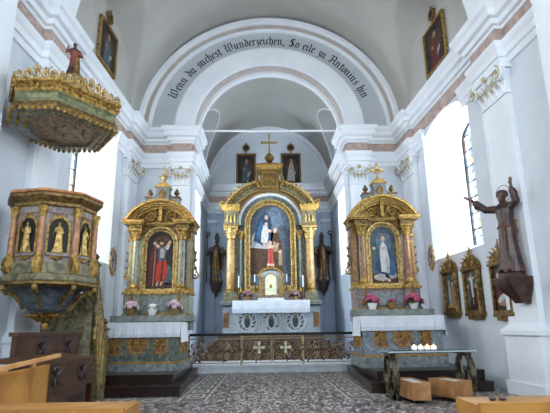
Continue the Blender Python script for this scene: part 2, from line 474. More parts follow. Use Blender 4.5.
# nave vault
def nave_vault():
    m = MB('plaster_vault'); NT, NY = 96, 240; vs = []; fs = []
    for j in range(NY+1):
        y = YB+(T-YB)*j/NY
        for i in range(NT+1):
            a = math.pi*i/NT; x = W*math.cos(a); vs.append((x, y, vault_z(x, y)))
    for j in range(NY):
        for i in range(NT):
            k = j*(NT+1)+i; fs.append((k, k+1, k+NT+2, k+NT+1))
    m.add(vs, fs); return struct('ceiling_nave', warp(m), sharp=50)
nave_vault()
m = MB('plaster_white')
loops = []
for i in range(57):
    t = math.pi*i/56
    loops.append([((W-d)*math.cos(t), y, ZC+(VB-d)*math.sin(t)) for d, y in ((.34,PIER[0]),(.34,PIER[1]),(-.03,PIER[1]),(-.03,PIER[0]))])
m.loft(loops, cap=True)
struct('ceiling_arch', warp(m))
m = MB('plaster_white')
for yr in (8.67, 1.2, -4.4):
    arch_mould(m, 0, 0, [(W-.12,-.5),(W-.12,.5),(W+.02,.5),(W+.02,-.5)] , yr, zc=ZC) if False else None
    loops = []
    for i in range(57):
        t = math.pi*i/56
        loops.append([((W-d)*math.cos(t), yr+o, ZC+(VB-d)*math.sin(t)) for d, o in ((.1,-.48),(.1,.48),(-.03,.48),(-.03,-.48))])
    m.loft(loops, cap=True)
struct('ceiling_ribs', warp(m))
# chancel
CW = 2.7; BK = 20.3; CB = 2.75; CWY = 17.1
def chan_z(x, y):
    u = (y-CWY)/1.9; z = ZC+CB*math.sqrt(max(0, 1-(x/CW)**2))
    if abs(u) < 1: z = max(z, ZC+1.75*math.sqrt(1-u*u)+.25*(CW-abs(x)))
    return z
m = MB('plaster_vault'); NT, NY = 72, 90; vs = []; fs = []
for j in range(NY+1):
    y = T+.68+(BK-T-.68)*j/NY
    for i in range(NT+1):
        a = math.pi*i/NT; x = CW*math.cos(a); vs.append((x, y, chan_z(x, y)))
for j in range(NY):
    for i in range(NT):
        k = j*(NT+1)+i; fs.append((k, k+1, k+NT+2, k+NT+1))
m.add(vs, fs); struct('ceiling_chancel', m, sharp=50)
m = MB('plaster_white')
loops = []
for i in range(41):
    t = math.pi*i/40
    loops.append([((CW-d)*math.cos(t), BK-o, ZC+(CB-d)*math.sin(t)) for d, o in ((.16,0),(.16,.12),(-.03,.12),(-.03,0))])
m.loft(loops, cap=True)
def vault_line(pts): m.tube(pts, .03, 5)
for s in (-1, 1):      # plaster ribs along the creases of the chancel vault
    for e in (-1, 1):
        pts = []
        for i in range(26):
            u = min(1, .02+.98*i/25); y = CWY+e*1.9*u; lo, hi = 0.0, CW
            f = lambda x: ZC+CB*math.sqrt(max(0, 1-(x/CW)**2)) - (ZC+1.75*math.sqrt(max(0, 1-u*u))+.25*(CW-x))
            for _ in range(40):
                md = (lo+hi)/2
                if f(md) > 0: lo = md
                else: hi = md
            pts.append((s*lo, y, chan_z(lo, y)-.01))
        if len(pts) > 2: vault_line(pts)
struct('trim_4', m)
def chancel_wall(s):
    m = MB('plaster_chancel'); x = s*CW; HW, Z0, Z1 = .95, 3.1, 5.6
    y0, y1 = T+.7, BK
    def q(a, b, z0, z1): m.add([(x,a,z0),(x,b,z0),(x,b,z1),(x,a,z1)], [(0,1,2,3)])
    q(y0, CWY-HW-.2, 0, ZC); q(CWY+HW+.2, y1, 0, ZC); q(CWY-HW-.2, CWY+HW+.2, 0, Z0)
    nn = 14; top = [(CWY-(HW+.2)*math.cos(math.pi*i/nn), Z1+.65*math.sin(math.pi*i/nn)) for i in range(nn+1)]
    for (a, za), (b, zb) in zip(top[:-1], top[1:]): m.add([(x,a,za),(x,b,zb),(x,b,ZC),(x,a,ZC)], [(0,1,2,3)])
    lt = [CWY-1.9+3.8*i/40 for i in range(41)]
    for a, b in zip(lt[:-1], lt[1:]):
        za, zb = [max(ZC, ZC+1.75*math.sqrt(max(0, 1-((v-CWY)/1.9)**2))) for v in (a, b)]
        m.add([(x,a,ZC),(x,b,ZC),(x,b,zb),(x,a,za)], [(0,1,2,3)])
    m.use('plaster_white')
    A = [(x, CWY-HW-.2, Z0)]+[(x, a, z) for a, z in top]+[(x, CWY+HW+.2, Z0)]
    B = [(x+s*.55, CWY+(p[1]-CWY)*.68, Z0+.2+(p[2]-Z0)*.9) for p in A]
    C = [(x+s*.75, p[1], p[2]) for p in B]
    m.loft([A, B, C], cap=False)
    struct('wall_chancel_right' if s > 0 else 'wall_chancel_left', m)
    m = MB('lead'); yy = [p[1] for p in B]; zz = [p[2] for p in B]; xx = x+s*.6
    wo = struct('window_%d' % (7 if s > 0 else 8), _frame(B, xx, s))
    g = MB('pane_clear'); g.add([(xx, p[1], p[2]) for p in B], [tuple(range(len(B)))])
    g.build('pane', wo)
def _frame(loop, xx, s, r=.035):
    m = MB('lead'); m.tube([(xx, p[1], p[2]) for p in loop], r, 6, closed=True)
    ys = [p[1] for p in loop]; zs = [p[2] for p in loop]; y0, y1, z0 = min(ys), max(ys), min(zs)
    yc = (y0+y1)/2; hw = (y1-y0)/2
    for k in (-.33, .33):
        m.tube([(xx, yc+k*hw*2*.5, z0), (xx, yc+k*hw*2*.5, max(zs)-.05)], .018, 5)
    z = z0+.4
    while z < max(zs)-.3:
        m.tube([(xx, y0+.02, z), (xx, y1-.02, z)], .016, 5); z += .42
    return m
chancel_wall(1); chancel_wall(-1)
m = MB('plaster_chancel')
m.box(-CW, CW, BK, BK+.25, 0, ZC)
m.use('plaster_wall').prism([(CW*math.cos(math.pi*i/36), ZC+CB*math.sin(math.pi*i/36)) for i in range(37)], BK, BK+.25)
m.use('plaster_chancel')
for s in (-1, 1): m.box(min(s*2.4, s*CW), max(s*2.4, s*CW), T+.695, T+.72, 0, ZC)   # return behind the arch pier
struct('wall_chancel_back', m)
# nave windows: frame, coloured panes
def nave_window(num, s, yc):
    loop = [(s*(W+.85), yc+dy, z) for dy, z in win_glass()]
    wo = struct('window_%d' % num, warp(_frame(loop, s*(W+.85), s, .045)))
    x = s*(W+.86)
    rr = random.Random(num)
    cols = {'pane_clear': MB('pane_clear'), 'pane_blue': MB('pane_blue'), 'pane_red': MB('pane_red'), 'pane_yellow': MB('pane_yellow'), 'pane_green': MB('pane_green')}
    def top(y): return 5.95+.42*math.sqrt(max(0, 1-((y-yc)/.78)**2))
    NY = 6; z = 3.15; NZ = 15; dz = .21
    for j in range(NZ+1):
        for i in range(NY):
            a = yc-.78+1.56*i/NY; b = yc-.78+1.56*(i+1)/NY
            z0 = 3.15+dz*j; z1 = z0+dz
            za, zb = min(z1, top(a)), min(z1, top(b))
            if za <= z0 and zb <= z0: continue
            c = rr.choice(['pane_clear']*6+['pane_blue', 'pane_blue', 'pane_red', 'pane_yellow', 'pane_green'])
            cols[c].add([(x,a,z0),(x,b,z0),(x,b,max(z0,zb)),(x,a,max(z0,za))], [(0,1,2,3)])
    g = MB()
    for c in cols.values():
        o = len(g.v); g.v += c.v; g.f += [[i+o for i in f] for f in c.f]; g.fm += c.fm
    warp(g).build('stained_glass_pane', wo)
    l = MB('lead')
    for i in range(1, NY): yy = yc-.78+1.56*i/NY; l.tube([(x-s*.005, yy, 3.15), (x-s*.005, yy, top(yy))], .009, 4)
    for j in range(1, NZ): 
        zz = 3.15+dz*j; hw = .78 if zz < 5.95 else .78*math.sqrt(max(0, 1-((zz-5.95)/.42)**2))
        if hw > .1: l.tube([(x-s*.005, yc-hw, zz), (x-s*.005, yc+hw, zz)], .009, 4)
    warp(l).build('lead_came', wo)
for i, yc in enumerate(BAYS):
    nave_window(i*2+1, 1, yc); nave_window(i*2+2, -1, yc)
m = MB('lead')
for k in range(1, 4): m.box(-2+k-.03, -2+k+.03, YB-.14, YB-.08, 4.2, 8.4)
for k in range(1, 6): m.box(-2, 2, YB-.14, YB-.08, 4.2+k*.7-.02, 4.2+k*.7+.02)
wo = struct('window_9', m)  # added window behind the camera, an opening for the frontal fill lamp
MB('pane_clear').box(-2, 2, YB-.12, YB-.115, 4.2, 8.4).build('pane', wo)
# entablature: plan path of the inner perimeter, interior to the left of travel
PIL = [(8.2, 9.15), (13.05, T-.15), (5.55, 6.75), (.7, 1.7), (-4.9, -3.9)]

PP = .13
TP = (AW+.06, AW+.62)         # pilaster on the arch wall, |x|
def nave_path(s):             # along the right wall northwards
    pts = [(W, YB)]
    for a, b in sorted(PIL):
        pts += [(W, a), (W-PP, a), (W-PP, b), (W, b)] 
    return pts
def full_path():
    r = nave_path(1)
    r += [(W, T), (TP[1], T), (TP[1], T-PP), (TP[0], T-PP), (TP[0], T), (AW, T), (AW, T+.7), (CW, T+.72), (CW, BK)]
    return r + [(-x, y) for x, y in r[::-1]]
def clean(p):
    o = [p[0]]
    for q in p[1:]:
        if math.dist(q, o[-1]) > 1e-3: o.append(q)
    return o
path = clean(full_path())
m = MB('plaster_white')
m.sweep([(0,6.80),(.06,6.80),(.08,6.85),(.13,6.87),(.15,6.92),(.15,6.97),(.22,7.0),(.24,7.04),(.24,7.14),(.29,7.18),(.31,7.26),(.31,7.3),(0,7.32)], path)
struct('trim_5', warp(m))
m = MB('frieze_marbling')
m.sweep([(0,6.5),(.035,6.5),(.035,6.80),(0,6.80)], path)
struct('trim_6', warp(m))
arch_prof = [(0,6.04),(.05,6.04),(.05,6.18),(.085,6.19),(.085,6.33),(.11,6.36),(.14,6.44),(.14,6.5),(0,6.5)]
def cut_path(s):
    """architrave runs interrupted by the windows of the nave."""
    segs = []; r = path[:]
    # right side pieces
    edges = sorted([(yc-WINW+.18, yc+WINW-.18) for yc in BAYS])
    n = len(nave_path(1)); P = nave_path(1)
    cur = [P[0]]; yl = P[0][1]; ei = 0
    for p in P[1:]+[(W, T)]:
        while ei < len(edges) and edges[ei][0] >= yl-1e-6 and edges[ei][1] <= p[1]+1e-6:
            cur.append((W, edges[ei][0])); segs.append(clean(cur)); cur = [(W, edges[ei][1])]; ei += 1
        cur.append(p); yl = p[1]
    tail = path[n:len(path)-n]
    return segs, cur[:-1] + tail + [(-x, y) for x, y in cur[:-1][::-1]]
segs, main = cut_path(1)
m = MB('plaster_white')
m.sweep(arch_prof, clean(main))
for sg in segs:
    m.sweep(arch_prof, sg); m.sweep(arch_prof, [(-x, y) for x, y in sg[::-1]])
struct('trim_7', warp(m))
# pilasters with capitals and pedestals
def capital_mb(wd, dp, h):
    """composite capital, front towards -y, back at y=0, z from 0 to h."""
    m = MB('plaster_white'); w2 = wd/2
    m.box(-w2-.02, w2+.02, -dp-.02, 0, 0, h*.06)
    m.loft([[(-w2+.02,0,h*.06),(-w2+.02,-dp,h*.06),(w2-.02,-dp,h*.06),(w2-.02,0,h*.06)], [(-w2,0,h*.5),(-w2,-dp-.02,h*.5),(w2,-dp-.02,h*.5),(w2,0,h*.5)],
            [(-w2-.06,0,h*.84),(-w2-.06,-dp-.1,h*.84),(w2+.06,-dp-.1,h*.84),(w2+.06,0,h*.84)]])
    m.box(-w2-.1, w2+.1, -dp-.14, 0, h*.86, h)
    for i in range(5):
        leaf(m, (-w2+wd*(i+.5)/5, -dp-.01, h*.08), (0,0,1), (0,-1,0), h*.36, wd*.12, .02)
    for i in range(4):
        leaf(m, (-w2+wd*(i+1)/5, -dp-.01, h*.3), (0,0,1), (0,-1,0), h*.4, wd*.1, .02)
    for x in (-w2+.02, w2-.02):
        for k in range(2): m.tube(spiral(x, h*.7, .15, 1.7, math.pi/2, -1 if x > 0 else 1, 20, -dp-.06-.06*k), .032, 6)
    m.tube(spiral(-.09, h*.72, .08, 1.3, math.pi/2, 1, 14, -dp-.09), .022, 5); m.tube(spiral(.09, h*.72, .08, 1.3, math.pi/2, -1, 14, -dp-.09), .022, 5)
    m.use('gilt_trim')
    m.tube([(x, -dp-.115-.02*math.cos(x*8), h*.58-.14*math.cos((x/w2)*math.pi/2)*.6) for x in [-w2*.75+wd*.75*i/10 for i in range(11)]], .018, 5)
    for x in (-w2+.02, w2-.02):
        m.ball((x, -dp-.15, h*.7), .03); m.tube(spiral(x, h*.7, .155, 1.5, math.pi/2, -1 if x > 0 else 1, 18, -dp-.165), .011, 4)
    for i in range(4): m.tube([(-w2+wd*(i+1)/5, -dp-.05, h*.3), (-w2+wd*(i+1)/5, -dp-.09, h*.5), (-w2+wd*(i+1)/5, -dp-.17, h*.66)], .010, 4)
    m.ball((0, -dp-.13, h*.9), .06)
    return m
CAP = {}
def pilaster(loc, rz, wd, dp=PP-.02):
    root = MB('plaster_white'); w2 = wd/2
    root.box(-w2, w2, -dp, 0, 1.2, 5.45)
    root.box(-w2+.12, -w2+.14, -dp-.01, -dp, 1.5, 5.3); 
    o = struct('pilaster', root); o.location = loc; o.rotation_euler = (0, 0, rz)
    b = MB('plaster_white')
    b.box(-w2-.06, w2+.06, -dp-.08, 0, 0, 1.02); b.box(-w2-.1, w2+.1, -dp-.13, 0, 0, .22)
    b.loft([[(-w2-.11,0,1.02),(-w2-.11,-dp-.13,1.02),(w2+.11,-dp-.13,1.02),(w2+.11,0,1.02)], [(-w2-.11,0,1.1),(-w2-.11,-dp-.13,1.1),(w2+.11,-dp-.13,1.1),(w2+.11,0,1.1)],
            [(-w2-.01,0,1.2),(-w2-.01,-dp-.02,1.2),(w2+.01,-dp-.02,1.2),(w2+.01,0,1.2)]])
    b.build('pedestal', o)
    key = round(wd, 2)
    if key not in CAP: CAP[key] = capital_mb(wd, dp, .58).build('capital', o); CAP[key].location = (0, 0, 5.46)
    else:
        c = CAP[key].copy(); COL.objects.link(c); c.parent = o
    return o
for s in (-1, 1):
    for a, b in PIL:
        if (a, b) == PIER: continue
        pilaster((spread(s*W, (a+b)/2), (a+b)/2, 0), R(-90*s)+s*(KR if s > 0 else KL), b-a)
    pilaster((s*(TP[0]+TP[1])/2, T, 0), 0, TP[1]-TP[0])
    # slender piers framing the chancel back wall
    m = MB('plaster_chancel'); m.box(min(s*2.28, s*2.6), max(s*2.28, s*2.6), BK-.12, BK, .2, 6.04); m.box(min(s*2.22, s*2.64), max(s*2.22, s*2.64), BK-.18, BK, 1.2, 1.5)
    m.use('plaster_white').box(min(s*2.22, s*2.64), max(s*2.22, s*2.64), BK-.18, BK, 5.6, 5.72)
    struct('pilaster_chancel', m)
# broad piers carrying the transverse arch nearer the entrance
for s in (-1, 1):
    m = MB('plaster_white'); x0, x1 = sorted((s*(W-.34), s*(W+.05))); y0, y1 = PIER[0]-.0, PIER[1]+.0
    m.box(x0, x1, y0, y1, 0, ZC+.3); x0, x1 = sorted((s*(W-.42), s*(W+.05))); m.box(x0, x1, y0-.06, y1+.06, 0, 1.1)
    struct('pier', warp(m))
# chancel floor, white step, altar steps
m = MB('stone_white'); m.box(-2.38, 2.38, T-.12, T+.75, 0, .2); m.box(-2.3, 2.3, T-.16, T-.12, .15, .2); struct('floor_step', m)
struct('floor_chancel', MB('stone_white').box(-CW, CW, T+.75, BK, 0, .2))
m = MB('carpet')
for k in range(4): m.box(-2.3+.15*k, 2.3-.15*k, 16.2+.36*k, BK-.6, .2+.19*k, .2+.19*(k+1))
struct('floor_altar_steps', m)
# iron tie rod across the chancel arch
struct('trim_8', MB('plaster_white').tube([(-AW-.05, T+.06, 7.31), (AW+.05, T+.06, 7.29)], .035, 8))
# mosaic bands in the floor
m = MB('floor_mid')
def strip(x0, x1, y0, y1, z=.004, mat='floor_light'):
    m.use(mat).box(x0, x1, y0, y1, -.02, z)
for s in (-1, 1):
    def X(a, b): return (min(s*a, s*b), max(s*a, s*b))
    strip(*X(1.22, 1.72), 8.72, T-.15, .002, 'floor_mid')
    strip(*X(1.22, 1.26), 8.72, T-.15); strip(*X(1.68, 1.72), 8.72, T-.15)
    strip(*X(1.72, 4.0), 8.72, 9.22, .002, 'floor_mid'); strip(*X(1.22, 4.0), 8.72, 8.76); strip(*X(1.72, 4.0), 9.18, 9.22)
    def oval(cx, cy, rx, ry):
        C = [i*math.pi/10 for i in range(20)]
        f = lambda k, t: (cx+(rx-k)*(abs(math.cos(t))**.7)*(1 if math.cos(t) >= 0 else -1), cy+(ry-k)*(abs(math.sin(t))**.7)*(1 if math.sin(t) >= 0 else -1))
        o = [f(0, t) for t in C]; i_ = [f(.055, t) for t in C]; n = 20
        m.use('floor_light').add([(x, y, .006) for x, y in o]+[(x, y, .006) for x, y in i_], [(j, (j+1) % n, n+(j+1) % n, n+j) for j in range(n)])
        m.use('floor_light').add([(cx+.06*math.cos(t), cy+.1*math.sin(t), .006) for t in C], [tuple(range(n))])
    y = 9.1
    while y < T-.5:
        oval(s*1.47, y+.3, .17, .3); y += .74
    xx = 2.1
    while xx < 3.8:
        oval(s*xx, 8.97, .26, .16); xx += .62
struct('trim_9', m)

# inscription painted on the arch wall, broken-letter script drawn with a broad pen
GL = {
 'i': (.42, [[(-.1,.86),(.04,.98),(.04,.15),(.17,.03)], [(0,1.3),(.1,1.4)]]),
 'n': (.82, [[(-.1,.86),(.04,.98),(.04,.12),(.13,.03)], [(.04,.75),(.3,.98),(.42,.85),(.42,.15),(.55,.03)]]),
 'u': (.82, [[(-.1,.86),(.04,.98),(.04,.15),(.16,.03),(.42,.2)], [(.33,.86),(.42,.98),(.42,.15),(.55,.03)]]),
 'e': (.56, [[(.02,.8),(.02,.15),(.14,.03),(.36,.16)], [(.02,.8),(.2,.98),(.34,.82),(.32,.68),(.05,.45)]]),
 'd': (.62, [[(.36,.82),(.2,.95),(.02,.75),(.02,.18),(.16,.03),(.38,.18),(.38,.8),(-.04,1.42)]]),
 's': (.55, [[(.36,.85),(.2,.98),(.04,.82),(.04,.66),(.34,.38),(.34,.18),(.18,.03),(0,.14)]]),
 'c': (.5, [[(.34,.85),(.2,.98),(.02,.8),(.02,.17),(.15,.03),(.34,.16)]]),
 'h': (.68, [[(-.04,1.45),(.04,1.4),(.04,.1),(.12,.03)], [(.04,.75),(.26,.98),(.4,.82),(.4,.2),(.26,-.28)]]),
 't': (.46, [[(.1,1.25),(.1,.15),(.22,.03),(.32,.1)], [(-.08,.95),(.3,.95)]]),
 'r': (.5, [[(-.1,.86),(.04,.98),(.04,.12),(.15,.03)], [(.04,.78),(.2,.98),(.34,.88)]]),
 'z': (.52, [[(0,.82),(.14,.97),(.32,.82),(.1,.5),(.3,.35),(.3,0),(.1,-.28)]]),
 'l': (.38, [[(-.04,1.45),(.04,1.4),(.04,.15),(.17,.03)]]),
 'o': (.62, [[(.2,.98),(.02,.8),(.02,.18),(.2,.03),(.4,.2),(.4,.82),(.2,.98)]]),
 ',': (.34, [[(0,.1),(.08,0),(-.04,-.25)]]),
 'W': (1.5, [[(-.15,1.25),(.1,1.5),(.25,1.3),(.12,.3),(.35,.05),(.62,.25),(.62,1.4)], [(.62,.25),(.8,.03),(1.12,.3),(1.12,1.15),(.95,1.42),(1.22,1.5)], [(0,.8),(.3,.9)]]),
 'S': (1.0, [[(.75,1.35),(.45,1.5),(.15,1.25),(.2,.95),(.65,.6),(.65,.2),(.35,0),(.02,.2)], [(.42,1.4),(.42,.12)]]),
 'A': (1.2, [[(.0,.2),(.2,.05),(.3,.3),(.25,1.2),(.5,1.5),(.82,1.3),(.82,.2),(.98,.03)], [(.25,.7),(.82,.7)], [(-.08,1.2),(.12,1.45),(.28,1.3)]]),
}
def inscription():
    words = 'Wenn du suchest Wunderzeichen, So eile zu Antonius hin'
    adv = sum(GL[c][0] if c != ' ' else .55 for c in words)
    A, B = 3.22, 3.07
    N = 600; t0, t1 = R(90+69.5), R(90-69.5)
    P = [(A*math.cos(t0+(t1-t0)*i/N), ZC+B*math.sin(t0+(t1-t0)*i/N)) for i in range(N+1)]
    S = [0]
    for a, b in zip(P[:-1], P[1:]): S.append(S[-1]+math.dist(a, b))
    k = S[-1]/adv; m = MB('ink')
    def place(u, v):
        s = min(max(u*k, 0), S[-1]); i = next(j for j in range(1, N+1) if S[j] >= s-1e-9)
        f = (s-S[i-1])/(S[i]-S[i-1]); x = P[i-1][0]+f*(P[i][0]-P[i-1][0]); z = P[i-1][1]+f*(P[i][1]-P[i-1][1])
        d = Vector((P[i][0]-P[i-1][0], P[i][1]-P[i-1][1])).normalized(); nrm = Vector((-d.y, d.x))
        return x, z, d, nrm
    nib = Vector((math.cos(R(38)), math.sin(R(38))))*.095
    thin = Vector((-nib.y, nib.x)).normalized()*.022
    u = 0
    for ch in words:
        if ch == ' ': u += .55; continue
        a, strokes = GL[ch]; x0, z0, d, nrm = place(u+a/2, 0)
        def tp(q):
            return (x0 + ((q[0]-a/2)*d.x + q[1]*.93*nrm.x)*k, z0 + ((q[0]-a/2)*d.y + q[1]*.93*nrm.y)*k)
        for st in strokes:
            for p, q in zip(st[:-1], st[1:]):
                p = Vector((p[0]+.1, p[1])); q = Vector((q[0]+.1, q[1]))
                c = [p+nib+thin, p+nib-thin, p-nib-thin, p-nib+thin, q+nib+thin, q+nib-thin, q-nib-thin, q-nib+thin]
                c = sorted(set((round(v.x, 5), round(v.y, 5)) for v in c))
                def half(pts):
                    h = []
                    for v in pts:
                        while len(h) > 1 and (h[-1][0]-h[-2][0])*(v[1]-h[-2][1])-(h[-1][1]-h[-2][1])*(v[0]-h[-2][0]) <= 0: h.pop()
                        h.append(v)
                    return h
                hull = half(c)[:-1]+half(c[::-1])[:-1]
                m.prism([tp(v) for v in hull], T-.004, T+.01)
        u += a
    o = m.build('inscription', wall_arch); o['kind'] = 'structure'
inscription()

# ================================================================== CARVED FIGURES
def robed(mb, h, sway=0, folds=9, wide=1.0, amp=.10, head=True, arms='folded'):
    """a standing robed figure of height h, feet at z=0, facing -y; pieces overlap and are fused later."""
    k = h/1.75
    prof = [(0,.27,.22),(.08,.265,.21),(.35,.225,.175),(.65,.195,.155),(.95,.18,.145),(1.08,.165,.13),(1.2,.185,.14),(1.34,.205,.14),(1.42,.175,.115),(1.48,.10,.085),(1.53,.062,.062)]
    loops = []; N = 40
    for z, rx, ry in prof:
        f = max(0, 1-z/1.25); ox = sway*math.sin(z/1.5*math.pi)*.05
        loops.append([((ox+rx*wide*math.cos(2*math.pi*i/N)*(1+amp*f*math.sin(folds*2*math.pi*i/N+z*2)))*k,
                       ry*math.sin(2*math.pi*i/N)*(1+amp*f*math.sin(folds*2*math.pi*i/N+z*2))*k, z*k) for i in range(N)])
    mb.loft(loops)
    if head:
        mb.lathe([(.055*k,0),(.05*k,.1*k)], (0, -.005*k, 1.48*k), 12)
        mb.ball((0, -.015*k, 1.635*k), .078*k, .095*k, .115*k, 16, 12)
        mb.ball((0, -.11*k, 1.625*k), .014*k, .022*k, .026*k, 8, 6)          # nose
        mb.ball((0, -.095*k, 1.555*k), .03*k, .024*k, .026*k, 8, 6)          # chin
        mb.ball((0, -.088*k, 1.672*k), .05*k, .024*k, .014*k, 8, 6)          # brow
        for s in (-1, 1): mb.ball((s*.08*k, 0, 1.625*k), .014*k, .024*k, .035*k, 6, 6)
def limb(mb, pts, rs, k=1): mb.tube([tuple(c*k for c in p) for p in pts], [r*k for r in rs], 12)
def hand(mb, wrist, d, palm_n, k=1.0, spread_=.28, curl=.25):
    """palm, four fingers of different lengths and a thumb; d = direction of the fingers, palm_n = palm normal."""
    wv = Vector(wrist); d = Vector(d).normalized(); nrm = Vector(palm_n).normalized(); s = d.cross(nrm).normalized()
    L = .095*k
    loops = []
    for u, hw, ht in ((-.1,.026,.02),(.3,.038,.017),(1.0,.043,.014)):
        c = wv+d*L*u
        loops.append([tuple(c+s*hw*k*math.cos(a)+nrm*ht*k*math.sin(a)) for a in [j*math.pi/6 for j in range(12)]])
    mb.loft(loops)
    for i, ln in enumerate((.068, .082, .086, .074)):
        o = -1.0+i*2/3.; b = wv+d*L*.95+s*o*.033*k; fd = (d+s*o*spread_).normalized()
        p1 = b+fd*ln*.5*k; p2 = p1+(fd+nrm*curl).normalized()*ln*.3*k; p3 = p2+(fd+nrm*curl*2).normalized()*ln*.25*k
        mb.tube([b, p1, p2, p3], [.0105*k,.010*k,.009*k,.0065*k], 8)
    b = wv+d*L*.25-s*.03*k; p1 = b+(d*.7-s*.7)*.045*k; p2 = p1+(d*.95-s*.3)*.035*k
    mb.tube([b, p1, p2], [.0135*k,.011*k,.008*k], 8)

def small_figure(h, pose=0, wide=1.0):
    m = MB('statue_gilt'); robed(m, h, sway=(-1)**pose, folds=7, amp=.14, wide=wide); k = h/1.75
    if pose == 0:
        limb(m, [(-.19,0,1.38),(-.3,-.08,1.12),(-.16,-.22,1.18)], [.07,.06,.04], k); limb(m, [(.19,0,1.38),(.28,-.1,1.1),(.08,-.24,1.05)], [.07,.06,.04], k)
    elif pose == 1:
        limb(m, [(-.19,0,1.38),(-.34,-.05,1.2),(-.3,-.2,1.5)], [.07,.06,.035], k); limb(m, [(.19,0,1.38),(.3,-.08,1.1),(.1,-.24,1.0)], [.07,.06,.04], k)
    else:
        limb(m, [(-.19,0,1.38),(-.42,-.02,1.55),(-.5,-.05,1.85)], [.065,.05,.03], k); limb(m, [(.19,0,1.38),(.42,-.02,1.5),(.5,-.05,1.75)], [.065,.05,.03], k)
    return m

# ================================================================== PULPIT
def octa(Rr, rot=9): return [(Rr*math.cos(R(rot+45*i)), Rr*math.sin(R(rot+45*i))) for i in range(8)]
def oct_loft(mb, prof, rot=9):
    mb.loft([[(x, y, z) for x, y in octa(r, rot)] for r, z in prof])
PX, PY = -3.45, 7.35
def pulpit():
    t = thing('pulpit', 'marbled pulpit with gilded niche figures mounted on the wall below its carved canopy', 'pulpit', (PX, PY, -.13)); t.scale = (.82, .82, 1)
    m = MB('marble_violet'); oct_loft(m, [(.70,2.28),(.70,3.0),(.72,3.0),(.72,3.1)]); m.build('basket', t, 30)
    m = MB('gold_dull'); oct_loft(m, [(.74,3.09),(.76,3.11),(.76,3.15),(.80,3.18),(.86,3.23),(.86,3.27),(.82,3.29),(.60,3.29)])
    m.use('marble_orange'); oct_loft(m, [(.83,3.27),(.87,3.29),(.85,3.33),(.6,3.33)]); m.build('rim', t, 30)
    m = MB('marble_olive'); oct_loft(m, [(.70,1.95),(.80,1.98),(.84,2.03),(.84,2.10),(.78,2.13),(.76,2.28)])
    m.use('gold_dull'); oct_loft(m, [(.80,1.94),(.86,1.97),(.86,2.0),(.8,2.02)]); m.build('base_band', t, 30)
    m = MB('marble_slate'); oct_loft(m, [(.10,1.54),(.30,1.60),(.38,1.68),(.47,1.80),(.58,1.90),(.70,1.95)]); m.build('corbel', t, 30)
    m = MB('gold'); m.lathe([(.0,1.34),(.05,1.36),(.07,1.41),(.04,1.45),(.09,1.48),(.16,1.52),(.27,1.60),(.34,1.66),(.30,1.70),(.2,1.70)], (0,0,0), 16)
    for i in range(14):
        a = 2*math.pi*i/14; leaf(m, (.10*math.cos(a), .10*math.sin(a), 1.47), (math.cos(a), math.sin(a), .9), (math.cos(a)*.6, math.sin(a)*.6, -.6), .22, .06)
    m.build('pendant', t)
    for i in range(8):        # corner columns, brackets and scrolls
        x, y = octa(.745)[i]; a = math.atan2(y, x)
        if math.cos(a) < -.9: continue
        c = MB('marble_orange'); c.lathe([(.058,2.40),(.056,2.7),(.048,2.93)], (x, y, 0), 12)
        c.use('gold'); c.lathe([(.07,2.34),(.07,2.37),(.058,2.40)], (x, y, 0), 12); c.lathe([(.05,2.92),(.062,2.95),(.058,2.98),(.08,3.06),(.085,3.08)], (x, y, 0), 12)
        for q in range(6):
            b = a+q*math.pi/3; leaf(c, (x+.045*math.cos(b), y+.045*math.sin(b), 2.95), (0,0,1), (math.cos(b), math.sin(b), 0), .1, .04, .012)
        c.build('column', t)
        b = MB('gold'); ux, uy = math.cos(a), math.sin(a)
        b.loft([[(x+ux*o-uy*w_, y+uy*o+ux*w_, z) for o, w_ in ((-.05,-.07),(oo,-.07),(oo,.07),(-.05,.07))] for z, oo in ((2.12,.05),(2.18,.09),(2.26,.10),(2.34,.08))])
        leaf(b, (x+ux*.06, y+uy*.06, 2.32), (0,0,-1), (ux, uy, 0), .16, .06, .015)
        b.build('bracket', t)
        s = MB('gold_dull'); 
        pts = [(ux*r_, uy*r_, z) for r_, z in ((.80,1.93),(.74,1.86),(.66,1.87),(.57,1.82),(.49,1.74),(.42,1.64))]
        s.tube(pts, [.05,.045,.04,.04,.035,.03], 8); s.ball((ux*.8, uy*.8, 1.93), .055); s.build('scroll', t)
    V = octa(.70)
    for i in range(8):        # niches with figures on the visible faces
        (x0, y0), (x1, y1) = V[i], V[(i+1) % 8]; mx, my = (x0+x1)/2, (y0+y1)/2
        if mx < -.5: continue
        ang = math.atan2(my, mx); M = Matrix.Translation((mx, my, 0)) @ Matrix.Rotation(ang+math.pi/2, 4, 'Z')
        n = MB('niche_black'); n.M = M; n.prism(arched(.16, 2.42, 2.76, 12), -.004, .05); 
        n.use('gold'); n.ring(arched(.195, 2.40, 2.76, 12), arched(.16, 2.42, 2.76, 12), -.03, .0, closed=True)
        n.use('marble_violet'); n.box(-.18, .18, -.05, 0, 2.37, 2.41)
        g = n; g.use('gold')
        g.tube(spiral(-.07, 2.36, .05, 1.2, 0, 1, 12, -.03), .014, 5); g.tube(spiral(.07, 2.36, .05, 1.2, math.pi, -1, 12, -.03), .014, 5); g.ball((0,-.03,2.33), .04, .03, .03)
        for q in range(5): leaf(g, (-.1+.05*q, -.01, 2.95), (0,0,1), (0,-1,0), .05, .03, .01)
        n.build('niche', t)
        f = small_figure(.44, i % 2, 1.3); f.M = None
        fm = MB('gold_bright'); fm.M = M @ Matrix.Translation((0, -.03, 2.42)); fm.add(f.v, f.f)
        fm.build('niche_figure', t)
    m = MB('plaster_wall'); m.box(-1.15, -.5, .2, .42, 2.05, 2.8); m.build('wall_block', t)
    return t
pulpit()
